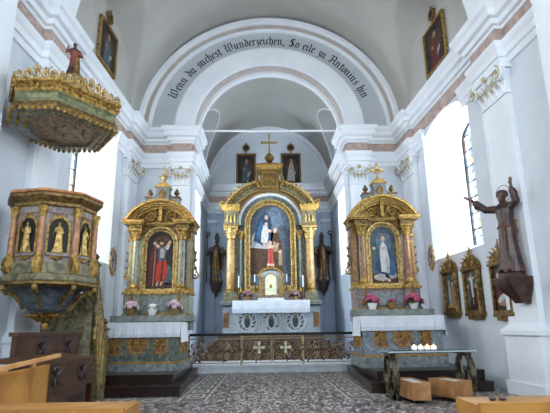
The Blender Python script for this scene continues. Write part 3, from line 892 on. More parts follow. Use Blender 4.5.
def hexa(k, xr=1.0):
    """outline of the canopy: half of a hexagon against the wall."""
    return [(-.74*k, -.35*k), (-.41*k, -.92*k), (.26*k, -.92*k), (.90*k, 0), (.26*k, .92*k), (-.41*k, .92*k), (-.74*k, .35*k)]
def lace_crest(mb, p0, p1, h=.13, hmid=.24):
    """pierced scroll cresting that rises towards the middle of each side."""
    p0 = Vector(p0); p1 = Vector(p1); d = p1-p0; L = d.length; d.normalize(); n = max(3, int(L/.12)); st = L/n
    for i in range(n):
        u = (i+.5)/n; hh = h+(hmid-h)*max(0, 1-abs(u-.5)*3.2); c = p0+d*(L*u)
        for sg in (-1, 1):
            mb.tube([c+d*(sg*st*.48*math.cos(a))*.8+Vector((0,0,hh*(.36+.3*math.sin(a)))) for a in [-1.2+k*.62 for k in range(8)]], .014, 4)
            mb.tube([c+d*(sg*(.02+.2*st*math.cos(a)))+Vector((0,0,hh*(.72+.2*math.sin(a)))) for a in [-.5+k*.7 for k in range(6)]], .011, 4)
        mb.ball(c+Vector((0,0,hh)), .014, .012, .022, 6, 4); mb.tube([c, c+Vector((0,0,hh*.95))], .011, 4)
        if hh > h*1.1: mb.ball(c+Vector((0,0,hh*.5)), .028, .02, .035, 8, 6)
def canopy():
    t = thing('pulpit_canopy', 'gilded and green carved sounding board hung on the wall above the pulpit', 'canopy', (-3.5, 7.45, 0))
    def rows(mb, pp, z, r_, st):
        for a, b in zip(pp, pp[1:]): beads(mb, (a[0], a[1], z), (b[0], b[1], z), r_, max(2, int(math.dist(a, b)/st)))
    def band(mb, prof): mb.loft([[(x, y, z) for x, y in hexa(k)] for k, z in prof])
    m = MB('green_gilt'); band(m, [(.93,4.52),(.95,4.56),(.93,4.58),(.93,4.64),(.95,4.66),(.93,4.70)]); m.build('body', t, 30)
    m = MB('gold'); rows(m, hexa(.99), 4.76, .03, .08); band(m, [(.94,4.69),(.96,4.72),(.97,4.78),(1.03,4.82),(1.03,4.86),(.98,4.87),(.5,4.88)]); m.build('cornice', t, 30)
    m = MB('gold'); rows(m, hexa(.98), 4.39, .035, .085); rows(m, hexa(.83), 4.385, .03, .08); rows(m, hexa(.70), 4.37, .024, .07); m.use('gold_dull'); band(m, [(.9,4.40),(.97,4.40),(.99,4.44),(.96,4.50),(.93,4.53)]); m.build('lower_moulding', t, 30)
    # open underside: a coffered frame with a painted panel
    m = MB('marble_green'); o = hexa(.96); i_ = hexa(.70); pass; d = hexa(.60); pass
    m._strip([[(a[0], a[1], 4.40), (b[0], b[1], 4.37), (c[0], c[1], 4.46)] for a, b, c in zip(o+o[:1], i_+i_[:1], d+d[:1])], False)
    m.use('marble_orange').add([(x, y, 4.46) for x, y in d], [(0,1,2,3,4,5,6)]); m.build('soffit', t, 30)
    m = MB('gold')
    for q in range(8):
        a = q*math.pi/4; leaf(m, (.1+.05*math.cos(a), .05*math.sin(a), 4.45), (math.cos(a), math.sin(a), 0), (0,0,-1), .2, .08)
    m.build('soffit_rosette', t)
    m = MB('gold_bright'); pp = hexa(1.0)
    for a, b in zip(pp, pp[1:]):
        lace_crest(m, (a[0], a[1], 4.86), (b[0], b[1], 4.86))
    m.build('cresting', t)
    m = MB('marble_green'); m.loft([[(.08+x*k*.6, -.05+y*k*.6, z) for x, y in octa(1)] for k, z in ((1,4.87),(.8,5.0),(.45,5.12),(.35,5.2),(.42,5.24),(.42,5.28))]); 
    m.use('gold').lathe([(.2,5.27),(.22,5.3),(.2,5.33)], (.08,-.05,0), 16); m.build('dome', t)
    m = MB('plaster_white'); m.box(-1.0, -.5, .0, .3, 4.56, 4.84); m.build('wall_block', t)
    # figure standing on top
    f = MB('statue_red'); h = .66; robed(f, h, sway=1, folds=6, amp=.16, wide=1.15); k = h/1.75
    limb(f, [(-.19,0,1.38),(-.36,-.05,1.15),(-.32,-.22,1.42)], [.075,.06,.04], k); limb(f, [(.19,0,1.38),(.34,-.05,1.12),(.12,-.25,1.1)], [.075,.06,.045], k)
    f.ball((0,.02*k,1.68*k), .1*k, .11*k, .1*k)
    o = thing('carved_figure', 'small painted figure in a reddish robe standing on top of the pulpit canopy', 'statue', (-3.42, 7.4, 5.345), R(35))
    def paint(c): return 1 if (c.z > 1.3*k or (c.z < .5*k and c.x < 0)) else (2 if (c.x > .05*k and c.z < 1.0*k) else 0)
    remesh(f, 'robed_body', .012, o, (['statue_red', 'statue_brown', 'gold_dull'], paint))
    MB('gold_dull').lathe([(.15,-.01),(.17,.0),(.15,.012)], (0,0,0), 16).build('plinth', o)
canopy()
# stair with marbled parapet behind the pulpit
def stair():
    t = thing('pulpit_stair', 'steep narrow pulpit stair with olive marbled parapet and gilded newels', 'stair', (-3.05, 8.2, 0), R(6.5))
    m = MB('marble_olive')
    prof = [(0,1.75),(.12,2.2),(1.08,1.15),(1.08,0),(.68,0)]
    m.add([(0,y,z) for y,z in prof]+[(-.08,y,z) for y,z in prof], [(0,1,2,3,4),(9,8,7,6,5)]+[(i, i+5, (i+1) % 5+5, (i+1) % 5) for i in range(5)])
    m.use('gold_dull').tube([(.0,.0,1.73),(.0,.72,.03)], .03, 6); m.build('parapet', t)
    m = MB('gold_dull'); m.box(-.1, .03, .03, .12, 2.18, 2.24); m.tube([(-.03,.1,2.24),(-.03,1.08,1.2)], .045, 8); m.build('handrail', t)
    for i in range(4):
        y = .2+.26*i; zt = 2.15-(y-.12)*1.04; b = MB('gold_bright'); b.box(0, .03, y-.022, y+.022, max(.15, zt-1.0), zt-.1); b.build('gilded_strip', t)
    for y, z0, z1 in ((0,1.5,2.36),(1.1,0,1.3)):
        n = MB('marble_olive'); n.box(-.11, .05, y-.07, y+.07, z0, z1-.1)
        n.use('gold_dull'); n.box(-.13, .07, y-.09, y+.09, z1-.1, z1-.06); n.lathe([(.09,z1-.06),(.06,z1),(.09,z1+.05),(.06,z1+.1),(0,z1+.13)], (-.04,y,0), 12); n.box(.05,.062,y-.04,y+.04,z0+.12,z1-.2)
        n.build('newel', t)
    for i in range(7):
        s = MB('marble_grey'); y = 1.08-.155*i; z = .25*(i+1); s.box(-.7, -.08, y-.155, y, max(0, z-.5), z); s.build('step', t)
    m = MB('marble_olive'); m.box(-.78, -.7, 0, 1.05, 0, 1.75); m.build('wall_side_parapet', t)
    m = MB('marble_olive'); m.box(-.78, .0, -.05, -.01, 0, 1.72); m.build('front_panel', t)
stair()

# ================================================================== SIDE ALTARS
def flat_figure(mb, mat, pts, y): mb.use(mat).prism(pts, y, y+.004)
def ell(cx, cz, rx, rz, rot=0, n=18):
    c, s = math.cos(R(rot)), math.sin(R(rot))
    return [(cx+rx*math.cos(2*math.pi*i/n)*c-rz*math.sin(2*math.pi*i/n)*s, cz+rx*math.cos(2*math.pi*i/n)*s+rz*math.sin(2*math.pi*i/n)*c) for i in range(n)]
def painting_left(m, y):
    m.use('p_dark').prism(arched(.335, 2.2, 3.34, 20), y, y+.02)
    F = lambda mat, pts, k: flat_figure(m, mat, pts, y-.002*k)
    F('p_brown', ell(.05, 3.35, .22, .2), 1); F('p_teal', ell(.2, 2.55, .13, .25), 1); F('p_brown', [(-.33,2.2),(.33,2.2),(.33,2.34),(-.33,2.4)], 1)
    F('p_maroon', [(-.27,2.32),(-.05,2.35),(-.08,3.0),(-.14,3.3),(-.22,3.2),(-.28,2.8)], 2)
    F('p_red', [(-.1,2.42),(.0,2.36),(.14,2.40),(.2,2.62),(.16,2.95),(.02,3.0),(-.07,2.8)], 3); F('p_maroon', [(.02,2.4),(.08,2.38),(.1,2.9),(.06,2.9)], 4)
    F('p_flesh', [(-.08,2.28),(-.03,2.28),(.0,2.44),(-.06,2.44)], 2); F('p_flesh', [(.02,2.28),(.07,2.3),(.12,2.44),(.05,2.44)], 2)
    F('p_slate', [(-.03,2.9),(.14,2.9),(.17,3.16),(.1,3.28),(-.02,3.26),(-.06,3.08)], 4); F('p_grey', [(.0,2.98),(.1,2.98),(.12,3.15),(.06,3.24),(.0,3.2)], 5)
    F('p_flesh', [(.1,3.24),(.16,3.18),(.28,3.38),(.24,3.44)], 5); F('p_white', [(.14,3.2),(.2,3.18),(.25,3.3),(.2,3.33)], 6)
    F('p_flesh', [(-.05,3.22),(-.01,3.28),(-.14,3.4),(-.19,3.36)], 5); F('p_flesh', ell(.03, 3.38, .05, .065), 5); F('p_brown', ell(.03, 3.42, .055, .045), 6)
    F('p_tan', [(-.16,2.25),(-.14,2.25),(-.1,3.42),(-.12,3.42)], 6)
def painting_right(m, y):
    m.use('p_slate').prism(arched(.335, 2.2, 3.34, 20), y, y+.02)
    F = lambda mat, pts, k: flat_figure(m, mat, pts, y-.002*k)
    F('p_teal', ell(0, 3.2, .3, .3), 1); F('p_sky', ell(.02, 3.25, .2, .26), 2)
    F('p_brown', [(-.33,2.2),(.33,2.2),(.33,2.42),(-.33,2.46)], 1); F('p_cloud', ell(-.08, 2.36, .2, .09), 2); F('p_cloud', ell(.16, 2.4, .15, .08), 2)
    F('p_blue', [(-.12,2.45),(.24,2.4),(.3,2.62),(.16,2.95),(.12,3.2),(.02,3.24),(-.06,3.0),(-.2,2.7)], 3)
    F('p_deepblue', [(-.14,2.45),(.02,2.43),(-.02,2.75),(-.12,2.9),(-.22,2.68)], 4)
    F('p_white', [(-.08,2.5),(.12,2.46),(.14,2.8),(.08,3.16),(0,3.28),(-.07,3.18),(-.1,2.9)], 5); F('p_grey', [(.05,2.48),(.12,2.47),(.1,2.85),(.05,2.9)], 6)
    F('p_flesh', ell(0, 3.35, .048, .062), 6); F('p_tan', ell(0, 3.385, .055, .05), 5); F('p_flesh', [(-.06,3.12),(.05,3.14),(.04,3.08),(-.05,3.06)], 7)
    for cx, cz in ((-.22,2.38),(-.06,2.3),(.1,2.28),(-.24,3.1)): F('p_flesh', ell(cx, cz, .04, .045), 4)
def small_capital(mb, x, y, z0, h, r, n=8):
    mb.lathe([(r*1.0,0),(r*1.15,h*.06),(r*1.0,h*.1),(r*1.1,h*.5),(r*1.5,h*.85)], (x, y, z0), 16)
    mb.box(x-r*1.75, x+r*1.75, y-r*1.75, y+r*1.75, z0+h*.87, z0+h)
    for q in range(n):
        a = 2*math.pi*q/n
        leaf(mb, (x+r*math.cos(a), y+r*math.sin(a), z0+h*.08), (0,0,1), (math.cos(a), math.sin(a), 0), h*.5, r*.55, .012)
        a += math.pi/n; leaf(mb, (x+r*1.02*math.cos(a), y+r*1.02*math.sin(a), z0+h*.35), (0,0,1), (math.cos(a), math.sin(a), 0), h*.48, r*.5, .012)
    for sx in (-1, 1): mb.tube(spiral(x+sx*r*1.25, z0+h*.75, h*.13, 1.4, math.pi/2, -sx, 12, y-r*1.4), h*.035, 5)
def urn(mb, x, y, z, h):
    mb.lathe([(.26*h,0),(.26*h,.08*h),(.1*h,.16*h),(.12*h,.2*h),(.3*h,.42*h),(.3*h,.52*h),(.16*h,.62*h),(.2*h,.66*h),(.12*h,.8*h),(.05*h,.9*h),(0,1.0*h)], (x, y, z), 14)
def round_ornament(mb, cx, cz, y, r):
    """gilded medallion with a cross of leaves."""
    mb.use('gold').ring([(cx+r*math.cos(a), cz+r*math.sin(a)) for a in [i*math.pi/16 for i in range(32)]], [(cx+r*.86*math.cos(a), cz+r*.86*math.sin(a)) for a in [i*math.pi/16 for i in range(32)]], y-.03, y, closed=True)
    mb.use('marble_red').prism([(cx+r*.87*math.cos(a), cz+r*.87*math.sin(a)) for a in [i*math.pi/16 for i in range(32)]], y-.008, y)
    mb.use('gold')
    for q in range(8):
        a = q*math.pi/4; leaf(mb, (cx+.12*r*math.cos(a), y-.01, cz+.12*r*math.sin(a)), (math.cos(a), 0, math.sin(a)), (0,-1,0), r*(.7 if q % 2 == 0 else .5), r*.22, .012, .2)
    mb.ball((cx, y-.02, cz), r*.16, .02, r*.16)
def panel_ornament(mb, x0, x1, z0, z1, y, bend=0):
    def o(t): 
        w = (x1-x0)/2-t; zc = (z0+z1)/2; hz = (z1-z0)/2-t; xc = (x0+x1)/2
        side = [(xc+w, zc-hz+2*hz*i/8) for i in range(9)]; left = [(xc-w, zc+hz-2*hz*i/8) for i in range(9)]
        if bend > 0: side = [(x-bend*math.sin(math.pi*i/8), z) for i, (x, z) in enumerate(side)]
        if bend < 0: left = [(x-bend*math.sin(math.pi*i/8), z) for i, (x, z) in enumerate(left)]
        return side+left
    mb.use('gold').ring(o(0), o(.025), y-.025, y, closed=True)
    mb.use('marble_red').prism(o(.02), y-.006, y)
    mb.use('gold'); xc, zc = (x0+x1)/2-(bend*.3), (z0+z1)/2; r = min(x1-x0, z1-z0)*.36
    for q in range(6):
        a = q*math.pi/3+.5; leaf(mb, (xc+.02*math.cos(a), y-.008, zc+.02*math.sin(a)), (math.cos(a), 0, math.sin(a)), (0,-1,0), r*1.15, r*.4, .012, .2)
    for s in (-1, 1): mb.tube(spiral(xc, zc+s*r*.75, r*.4, 1.2, s*math.pi/2, s, 10, y-.015), .01, 4)
def side_altar(sx, shift, zoff, mar_col, mar_body, mar_dark, painter, label, finial):
    t = thing('side_altar', label, 'altar', (sx*2.85, 12.2, zoff))
    P = lambda name, m, parent=t, sharp=38: m.build(name, parent, sharp)
    # altar block (y relative: front face at -1.6)
    SH = Matrix.Translation((shift, 0, 0))
    m = MB('marble_green' if sx < 0 else 'marble_bluegrey'); m.M = SH; m.box(-.86, .86, -1.6, -.35, .53, 1.3); m.use(mar_dark).box(-.92, .92, -1.66, -.3, .36-zoff, .53); m.use('gold').box(-.93, .93, -1.67, -.3, .53, .57); P('altar_block', m)
    m = MB(mar_body); m.M = SH; m.box(-.89, .89, -1.66, -.3, 1.28, 1.36); P('mensa', m)
    m = MB(mar_body); m.M = SH; round_ornament(m, 0, .93, -1.6, .2); m.use('gold')
    for r_ in (.24,): m.ring([(r_*math.cos(a), .93+r_*math.sin(a)) for a in [i*math.pi/16 for i in range(32)]], [((r_-.015)*math.cos(a), .93+(r_-.015)*math.sin(a)) for a in [i*math.pi/16 for i in range(32)]], -1.615, -1.6, closed=True)
    P('medallion', m)
    for s in (-1, 1):
        m = MB(); m.M = SH; panel_ornament(m, *( (.3,.62) if s > 0 else (-.62,-.3)), .72, 1.16, -1.6, bend=-.06*s); P('frontal_panel', m)
    m = MB(mar_body); m.M = Matrix.Translation((-sx*.86+shift, -1.0, 0)) @ Matrix.Rotation(R(-90 if sx > 0 else 90), 4, 'Z'); panel_ornament(m, -.4, .4, .72, 1.16, 0); P('side_panel', m)
    # stone shelf
    m = MB('stone_dark'); m.box(-.92, .92, -.78, .1, 1.40, 1.54); m.box(-.88, .88, -.5, .1, 1.2, 1.4); P('shelf', m)
    # predella
    m = MB(mar_body); m.box(-.80, .80, -.22, .5, 1.54, 2.08); m.use(mar_dark).box(-.36, .36, -.25, -.22, 1.66, 1.98)
    m.use('gold').box(-.84, .84, -.27, .52, 2.06, 2.13); m.box(-.82, .82, -.25, .5, 1.54, 1.6)
    for s in (-1, 1): m.use(mar_body).box(min(s*.4, s*.74), max(s*.4, s*.74), -.33, -.2, 1.54, 2.1); m.use('gold').box(min(s*.36, s*.78), max(s*.36, s*.78), -.37, -.2, 2.06, 2.13)
    P('predella', m)
    for s in (-1, 1):
        m = MB('gold')
        for q in range(4): leaf(m, (s*.57, -.335, 1.68+.09*q), (0,0,1), (0,-1,0), .14, .11-.018*q, .015)
        m.tube(spiral(s*.57-.07, 1.72, .06, 1.2, 0, 1, 10, -.34), .014, 5); m.tube(spiral(s*.57+.07, 1.72, .06, 1.2, math.pi, -1, 10, -.34), .014, 5); P('predella_ornament', m)
    # retable body
    m = MB(mar_body); m.box(-.62, .62, 0, .5, 2.1, 3.8); m.box(-.8, .8, .12, .5, 2.1, 3.8)
    P('retable', m)
    for s in (-1, 1):
        m = MB(mar_col); m.lathe([(.085,2.3),(.086,2.7),(.075,3.40)], (s*.57, -.16, 0), 16); m.use('gold').lathe([(.12,2.13),(.12,2.18),(.10,2.2),(.115,2.24),(.09,2.29),(.085,2.32)], (s*.57, -.16, 0), 16)
        m.tube([(s*.57+.087*math.cos(a), -.16+.087*math.sin(a), z) for a, z in [(-math.pi*.5, 2.32), (-math.pi*.5, 3.38)]], .008, 4)
        co = P('column', m)
        c = MB('gold'); small_capital(c, s*.57, -.16, 3.40, .28, .08); P('capital', c, co)
        m = MB(mar_col); m.box(min(s*.68, s*.8), max(s*.68, s*.8), .0, .2, 2.13, 3.42); m.use('gold').box(min(s*.69, s*.79), max(s*.69, s*.79), -.012, .0, 2.3, 3.3)
        m.use(mar_col).box(min(s*.715, s*.765), max(s*.715, s*.765), -.018, .0, 2.34, 3.26); m.use('gold').box(min(s*.66, s*.84), max(s*.66, s*.84), -.03, .25, 3.42, 3.46); m.box(min(s*.66, s*.84), max(s*.66, s*.84), -.03, .25, 2.13, 2.24)
        for q in range(3): leaf(m, (s*(.70+.04*q), -.01, 3.46), (0,0,1), (0,-1,0), .2, .04, .015)
        P('wing_pilaster', m)
        m = MB('gold')       # carved side scroll
        m.tube(spiral(s*.86, 2.55, .1, 1.3, math.pi/2, -s, 16, .25), .025, 6); m.tube([(s*.8, .25, 3.3),(s*.86, .25, 3.1),(s*.83, .25, 2.85),(s*.9, .25, 2.65)], .025, 6)
        for q in range(3): leaf(m, (s*.82, .22, 2.7+.2*q), (s*.8,0,.6), (0,-1,0), .13, .06)
        P('side_scroll', m)
    # picture and its frame
    m = MB(); painter(m, -.03); P('painting', m)
    m = MB('gold_bright'); m.ring(arched(.45, 2.13, 3.34, 28), arched(.40, 2.16, 3.34, 28), -.08, 0, closed=True); m.ring(arched(.40, 2.16, 3.34, 28), arched(.33, 2.21, 3.34, 28), -.05, 0, closed=True)
    for i in range(30):
        a = math.pi*i/29; m.ball((.37*math.cos(a), -.055, 3.34+.37*math.sin(a)), .022, seg=6, rings=4)
    for s in (-1, 1):
        for i in range(20): m.ball((s*.37, -.055, 2.24+1.08*i/19), .022, seg=6, rings=4)
    P('picture_frame', m)
    for s in (-1, 1):
        m = MB('gold')
        m.tube(spiral(s*.42, 3.68, .075, 1.3, 0, s, 14, -.03), .018, 5)
        for q in range(3): leaf(m, (s*(.38+.03*q), -.01, 3.62-.02*q), (s*.7, 0, .7-.5*q), (0,-1,0), .14, .05)
        P('spandrel_carving', m)
    # entablature
    m = MB('gold_dull'); m.box(-.66, .66, -.05, .5, 3.68, 3.80)
    for s in (-1, 1): m.box(min(s*.42, s*.74), max(s*.42, s*.74), -.30, .5, 3.68, 3.80); m.box(min(s*.7, s*.86), max(s*.7, s*.86), -.05, .5, 3.66, 3.8)
    m.use('gold').box(-.86, .86, -.14, .5, 3.80, 3.88)
    for s in (-1, 1): m.box(min(s*.38, s*.88), max(s*.38, s*.88), -.38, .5, 3.80, 3.84); m.box(min(s*.36, s*.92), max(s*.36, s*.92), -.42, .5, 3.84, 3.90)
    m.use('gold_bright'); beads(m, (-.36, -.15, 3.84), (.36, -.15, 3.84), .022, 16)
    P('entablature', m)
    # segmental pediment
    r, zc, a = seg_arc(.90, 3.90, 4.46)
    def sa(rr, n=28, aa=a): return arc(rr, rr, zc, n, 90+aa, 90-aa)
    m = MB('gold'); m.ring(sa(r), sa(r-.06), -.34, .45); m.ring(sa(r-.06), sa(r-.12), -.26, .45); m.use('gold_bright').ring(sa(r-.12), sa(r-.15), -.2, .3); m.use('gold').ring(sa(r-.15), sa(r-.22), -.12, .3)
    P('pediment_arch', m)
    m = MB('gold_dull'); pts = sa(r-.1); m.prism([(pts[0][0], 3.89)]+pts+[(pts[-1][0], 3.89)], -.02, .45); P('tympanum', m)
    m = MB('gold'); m.box(-.04, .04, -.2, 0, 3.9, 4.32)
    for s in (-1, 1):
        m.tube(spiral(s*.26, 4.06, .13, 1.6, math.pi, -s, 20, -.06), .028, 6); m.tube(spiral(s*.52, 4.0, .08, 1.4, 0, s, 14, -.06), .022, 6)
        for q in range(5): a_ = R(20+35*q); leaf(m, (s*.26, -.03, 4.08), (s*math.cos(a_), 0, math.sin(a_)), (0,-1,0), .2, .06)
        m.tube([(s*.08,-.08,3.95),(s*.2,-.1,4.25),(s*.1,-.08,4.32)], .02, 5)
    P('tympanum_carving', m)
    # crowning pedestal with urns and finial
    m = MB(mar_dark)
    for s in (-1, 1):
        m.box(min(s*.14, s*.44), max(s*.14, s*.44), -.08, .2, 4.30, 4.56); m.loft([[(s*.14,y,4.56),(s*.30,y,4.56),(s*.2,y,4.66),(s*.14,y,4.80)] for y in (-.02, .16)])
        m.use('gold_dull').box(min(s*.22, s*.46), max(s*.22, s*.46), -.11, .22, 4.54, 4.58); m.use(mar_dark)
    m.box(-.17, .17, -.12, .2, 4.3, 4.82); m.use('gold').box(-.2, .2, -.15, .22, 4.82, 4.87); m.box(-.12, .12, -.1, .16, 4.87, 4.95)
    m.use('gold_dull').prism(ell(0, 4.64, .09, .12), -.14, -.11)
    P('crown_pedestal', m)
    for s in (-1, 1): m = MB('gold_dull'); urn(m, s*.35, .05, 4.58, .26); P('urn', m)
    m = MB('gold_bright')
    if finial == 'cross':
        m.box(-.025, .025, .02, .07, 4.95, 5.40); m.box(-.15, .15, .02, .07, 5.2, 5.25)
        for x, z in ((-.15,5.225),(.15,5.225),(0,5.4)): m.ball((x,.045,z), .045, .03, .045)
        for q in range(4): a_ = R(45+90*q); m.tube([(.03*math.cos(a_),.045,5.225+.03*math.sin(a_)),(.13*math.cos(a_),.045,5.225+.13*math.sin(a_))], .012, 4)
        m.lathe([(.08,4.94),(.05,5.0),(.03,5.05)], (0,.045,0), 10)
    else:
        m.lathe([(.08,4.94),(.05,5.0),(.045,5.06)], (0,.045,0), 10); m.ball((0,.045,5.12), .075)
        for q in range(10):
            a_ = R(-20+220*q/9); m.loft([[(.06*math.cos(a_+e), y, 5.15+.06*math.sin(a_+e)), (.2*math.cos(a_+e*.2), y, 5.17+.22*math.sin(a_+e*.2)), (.06*math.cos(a_-e), y, 5.15+.06*math.sin(a_-e))] for e in (.14,) for y in (.03,.06)])
        m.box(-.015,.015,.03,.06,5.1,5.44)
    P('finial', m)
    return t
L_ALT = side_altar(-1, -.04, -.02, 'marble_sage', 'marble_sage', 'marble_grey', painting_left, 'gilded green marble side altar with a picture of a red robed figure, beside the pulpit', 'rays')
R_ALT = side_altar(1, -.1, .05, 'marble_red', 'marble_violet', 'marble_grey', painting_right, 'gilded reddish marble side altar with a picture of a white and blue robed woman', 'cross')
def platform(s):
    m = MB('wood_step')
    def poly(x0, x1, y0): return [(s*x0, y0), (s*4.08, y0), (s*4.08, T-.3), (s*x1, T-.3)]
    def cw(p): return p if s > 0 else p[::-1]
    m.prism_z(cw(poly(1.78, 2.06, 9.45)), 0, .15); m.prism_z(cw(poly(1.76, 2.04, 9.43)), .15, .18)
    m.prism_z(cw(poly(1.98, 2.2, 9.80)), .18, .33); m.prism_z(cw(poly(1.96, 2.18, 9.78)), .33, .36)
    o = m.build('altar_platform'); return o
tag(platform(-1), 'dark wooden two-step platform under the altar beside the pulpit', 'platform')
tag(platform(1), 'dark wooden two-step platform behind the candle table', 'platform')
def altar_cloth(x, zt, label, hw=.90, y0=10.53, y1=11.40, drop=.31, side=.42):
    m = MB('cloth_white'); N = 60; rows = []
    m.box(x-hw, x+hw, y0, y1, zt, zt+.012)
    fr = []
    for j in range(5):
        z = zt+.012-drop*j/4
        fr.append([(x-hw+2*hw*i/N, y0-.006-.012*(j/4)*(1+math.sin(i*.9)+.5*math.sin(i*2.3)), z) for i in range(N+1)])
    bk = [[(p[0], p[1]+.008, p[2]) for p in r_] for r_ in fr]
    for j in range(4):
        if j == 3: m.use('lace')
        for i in range(N):
            m.add([fr[j][i], fr[j+1][i], fr[j+1][i+1], fr[j][i+1]], [(0,1,2,3)]); m.add([bk[j][i], bk[j][i+1], bk[j+1][i+1], bk[j+1][i]], [(0,1,2,3)])
    m.use('cloth_white')
    for s in (-1, 1):
        xs = x+s*(hw+.004); m.loft([[(xs+s*.008*k+s*.02*k*(1+math.sin(v*9)), y0+(y1-y0)*v, zt+.012-side*k) for k in (0,.5,1)]+[(xs-s*.004+s*.02*k*(1+math.sin(v*9)), y0+(y1-y0)*v, zt+.012-side*k) for k in (1,.5,0)] for v in [i/16 for i in range(17)]])
    o = m.build('altar_cloth'); return tag(o, label, 'altar cloth')
altar_cloth(-2.89, 1.342, 'white linen cloth with lace hem over the altar beside the pulpit')
altar_cloth(2.75, 1.412, 'white linen cloth over the altar behind the candle table')

# ================================================================== HIGH ALTAR
MS = 1.07
ML = (.02, 18.55, 1.2*(1-MS))
def main_part_root(name, label, cat, group=None):
    o = thing(name, label, cat, ML, 0, group); o.scale = (MS, MS, MS); return o
def high_altar():
    t = main_part_root('high_altar', 'tall gilded high altar with columns and a large arched painting in the chancel', 'altar')
    P = lambda name, m, parent=t, sharp=38: m.build(name, parent, sharp)
    m = MB('altar_pale'); m.box(-1.42, 1.42, -.55, .5, .98, 1.92); m.use('stone_white').box(-1.46, 1.46, -.6, .5, .94, 1.04); P('altar_block', m)
    m = MB('stone_dark'); m.loft([[(-x, -y, z), (x, -y, z), (x, .6, z), (-x, .6, z)] for x, y, z in ((1.62,.62,1.92),(1.74,.72,1.97),(1.74,.72,2.08),(1.66,.66,2.10))]); P('mensa', m)
    for s in (-1, 1):
        m = MB('altar_pale'); m.box(min(s*1.42, s*1.66), max(s*1.42, s*1.66), -.5, .5, .98, 1.92); P('altar_pier', m)
        m = MB('altar_pale'); panel_ornament(m, *((1.44,1.64) if s > 0 else (-1.64,-1.44)), 1.22, 1.72, -.5); P('pier_ornament', m)
    for cx in (-.82, 0, .82):     # three painted roundels in white rings
        m = MB('stone_white'); C = [i*math.pi/16 for i in range(32)]
        m.ring([(cx+.36*math.cos(a), 1.42+.36*math.sin(a)) for a in C], [(cx+.31*math.cos(a), 1.42+.31*math.sin(a)) for a in C], -.585, -.55, closed=True)
        m.use('altar_pale').prism([(cx+.31*math.cos(a), 1.42+.31*math.sin(a)) for a in C], -.556, -.55)
        m.use('stone_white').prism([(cx+.20*math.cos(a), 1.42+.25*math.sin(a)) for a in C], -.565, -.556)
        m.use('p_teal').prism(ell(cx, 1.4, .1, .19), -.575, -.565); m.use('p_tan').prism(ell(cx, 1.56, .06, .07), -.58, -.565)
        m.use('leaf_dark')
        for q in range(10):
            a = R(-50+280*q/9)
            if cx == 0 and q in (1, 2, 7, 8): continue
            leaf(m, (cx+.2*math.cos(a), -.56, 1.42+.22*math.sin(a)), (math.cos(a+1), 0, math.sin(a+1)), (0,-1,0), .14, .045, .01, .2)
        P('roundel', m)
    m = MB('stone_white')
    for cx in (-.41, .41):
        for q in range(5): leaf(m, (cx, -.55, 1.2+.1*q), (0,0,1), (0,-1,0), .12, .05, .012, .3)
    P('frontal_relief', m)
    # predella and side pedestals
    m = MB('marble_violet'); m.box(-1.0, 1.0, -.25, .45, 2.10, 2.46); m.use('marble_olive').box(-1.62, 1.62, .0, .5, 2.10, 2.40); m.use('gold').box(-1.0, 1.0, -.28, .0, 2.42, 2.47); P('predella', m)
    # back body
    m = MB('marble_olive'); m.box(-1.55, 1.55, .12, .55, 2.3, 5.0)
    r, zc, a = seg_arc(1.64, 5.58, 6.52)
    pts = arc(r, r, zc, 32, 90+a, 90-a); m.prism([(-1.64, 4.9)]+pts+[(1.64, 4.9)], .12, .5); P('retable', m)
    for s in (-1, 1):
        m = MB('marble_ochre'); m.lathe([(.155,2.60),(.158,3.2),(.135,4.32)], (s*1.42, -.12, 0), 20)
        m.use('gold').lathe([(.21,2.44),(.21,2.48),(.18,2.51),(.2,2.55),(.165,2.6),(.158,2.63)], (s*1.42, -.12, 0), 20); m.use('marble_olive').box(s*1.42-.23, s*1.42+.23, -.36, .15, 2.10, 2.44); co = P('column', m)
        c = MB('gold_bright'); small_capital(c, s*1.42, -.12, 4.32, .46, .15, 10); P('capital', c, co)
        m = MB('marble_green'); m.lathe([(.075,2.56),(.075,3.2),(.066,4.36)], (s*1.06, .0, 0), 14); m.use('gold').lathe([(.1,2.44),(.1,2.48),(.08,2.52),(.075,2.57)], (s*1.06, 0, 0), 14); co = P('inner_column', m)
        c = MB('gold'); small_capital(c, s*1.06, 0, 4.36, .3, .07); P('capital', c, co)
        # entablature block above the column
        m = MB('marble_olive'); m.box(min(s*1.14, s*1.66), max(s*1.14, s*1.66), -.34, .5, 4.8, 5.36)
        m.use('gold_dull').box(min(s*1.12, s*1.7), max(s*1.12, s*1.7), -.37, .5, 4.78, 4.86)
        m.use('gold').loft([[(s*1.12*1, -.36, 5.34), (s*1.70, -.36, 5.34), (s*1.70, .5, 5.34), (s*1.12, .5, 5.34)], [(s*1.08, -.46, 5.5), (s*1.8, -.46, 5.5), (s*1.8, .5, 5.5), (s*1.08, .5, 5.5)], [(s*1.08, -.46, 5.58), (s*1.8, -.46, 5.58), (s*1.8, .5, 5.58), (s*1.08, .5, 5.58)]][::1 if s > 0 else 1])
        for q in range(3): leaf(m, (s*(1.28+.13*q), -.35, 4.92), (0,0,1), (0,-1,0), .3, .06)
        P('entablature_block', m)
        m = MB('gold'); m.tube(spiral(s*1.74, 5.68, .11, 1.3, math.pi, -s, 14, -.3), .035, 6)
        P('end_scroll', m)
    # archivolts round the picture
    def semi(rr, zb=4.86): return [(rr, zb)]+arc(rr, rr, 4.9, 40)+[(-rr, zb)]
    m = MB('marble_green'); m.ring(semi(1.09), semi(.93), -.02, .2); m.use('marble_violet').ring(semi(1.5), semi(1.17), -.1, .2); P('arch_marbling', m)
    m = MB('stone_white'); m.ring(semi(1.17), semi(1.09), -.14, .2); P('arch_moulding', m)
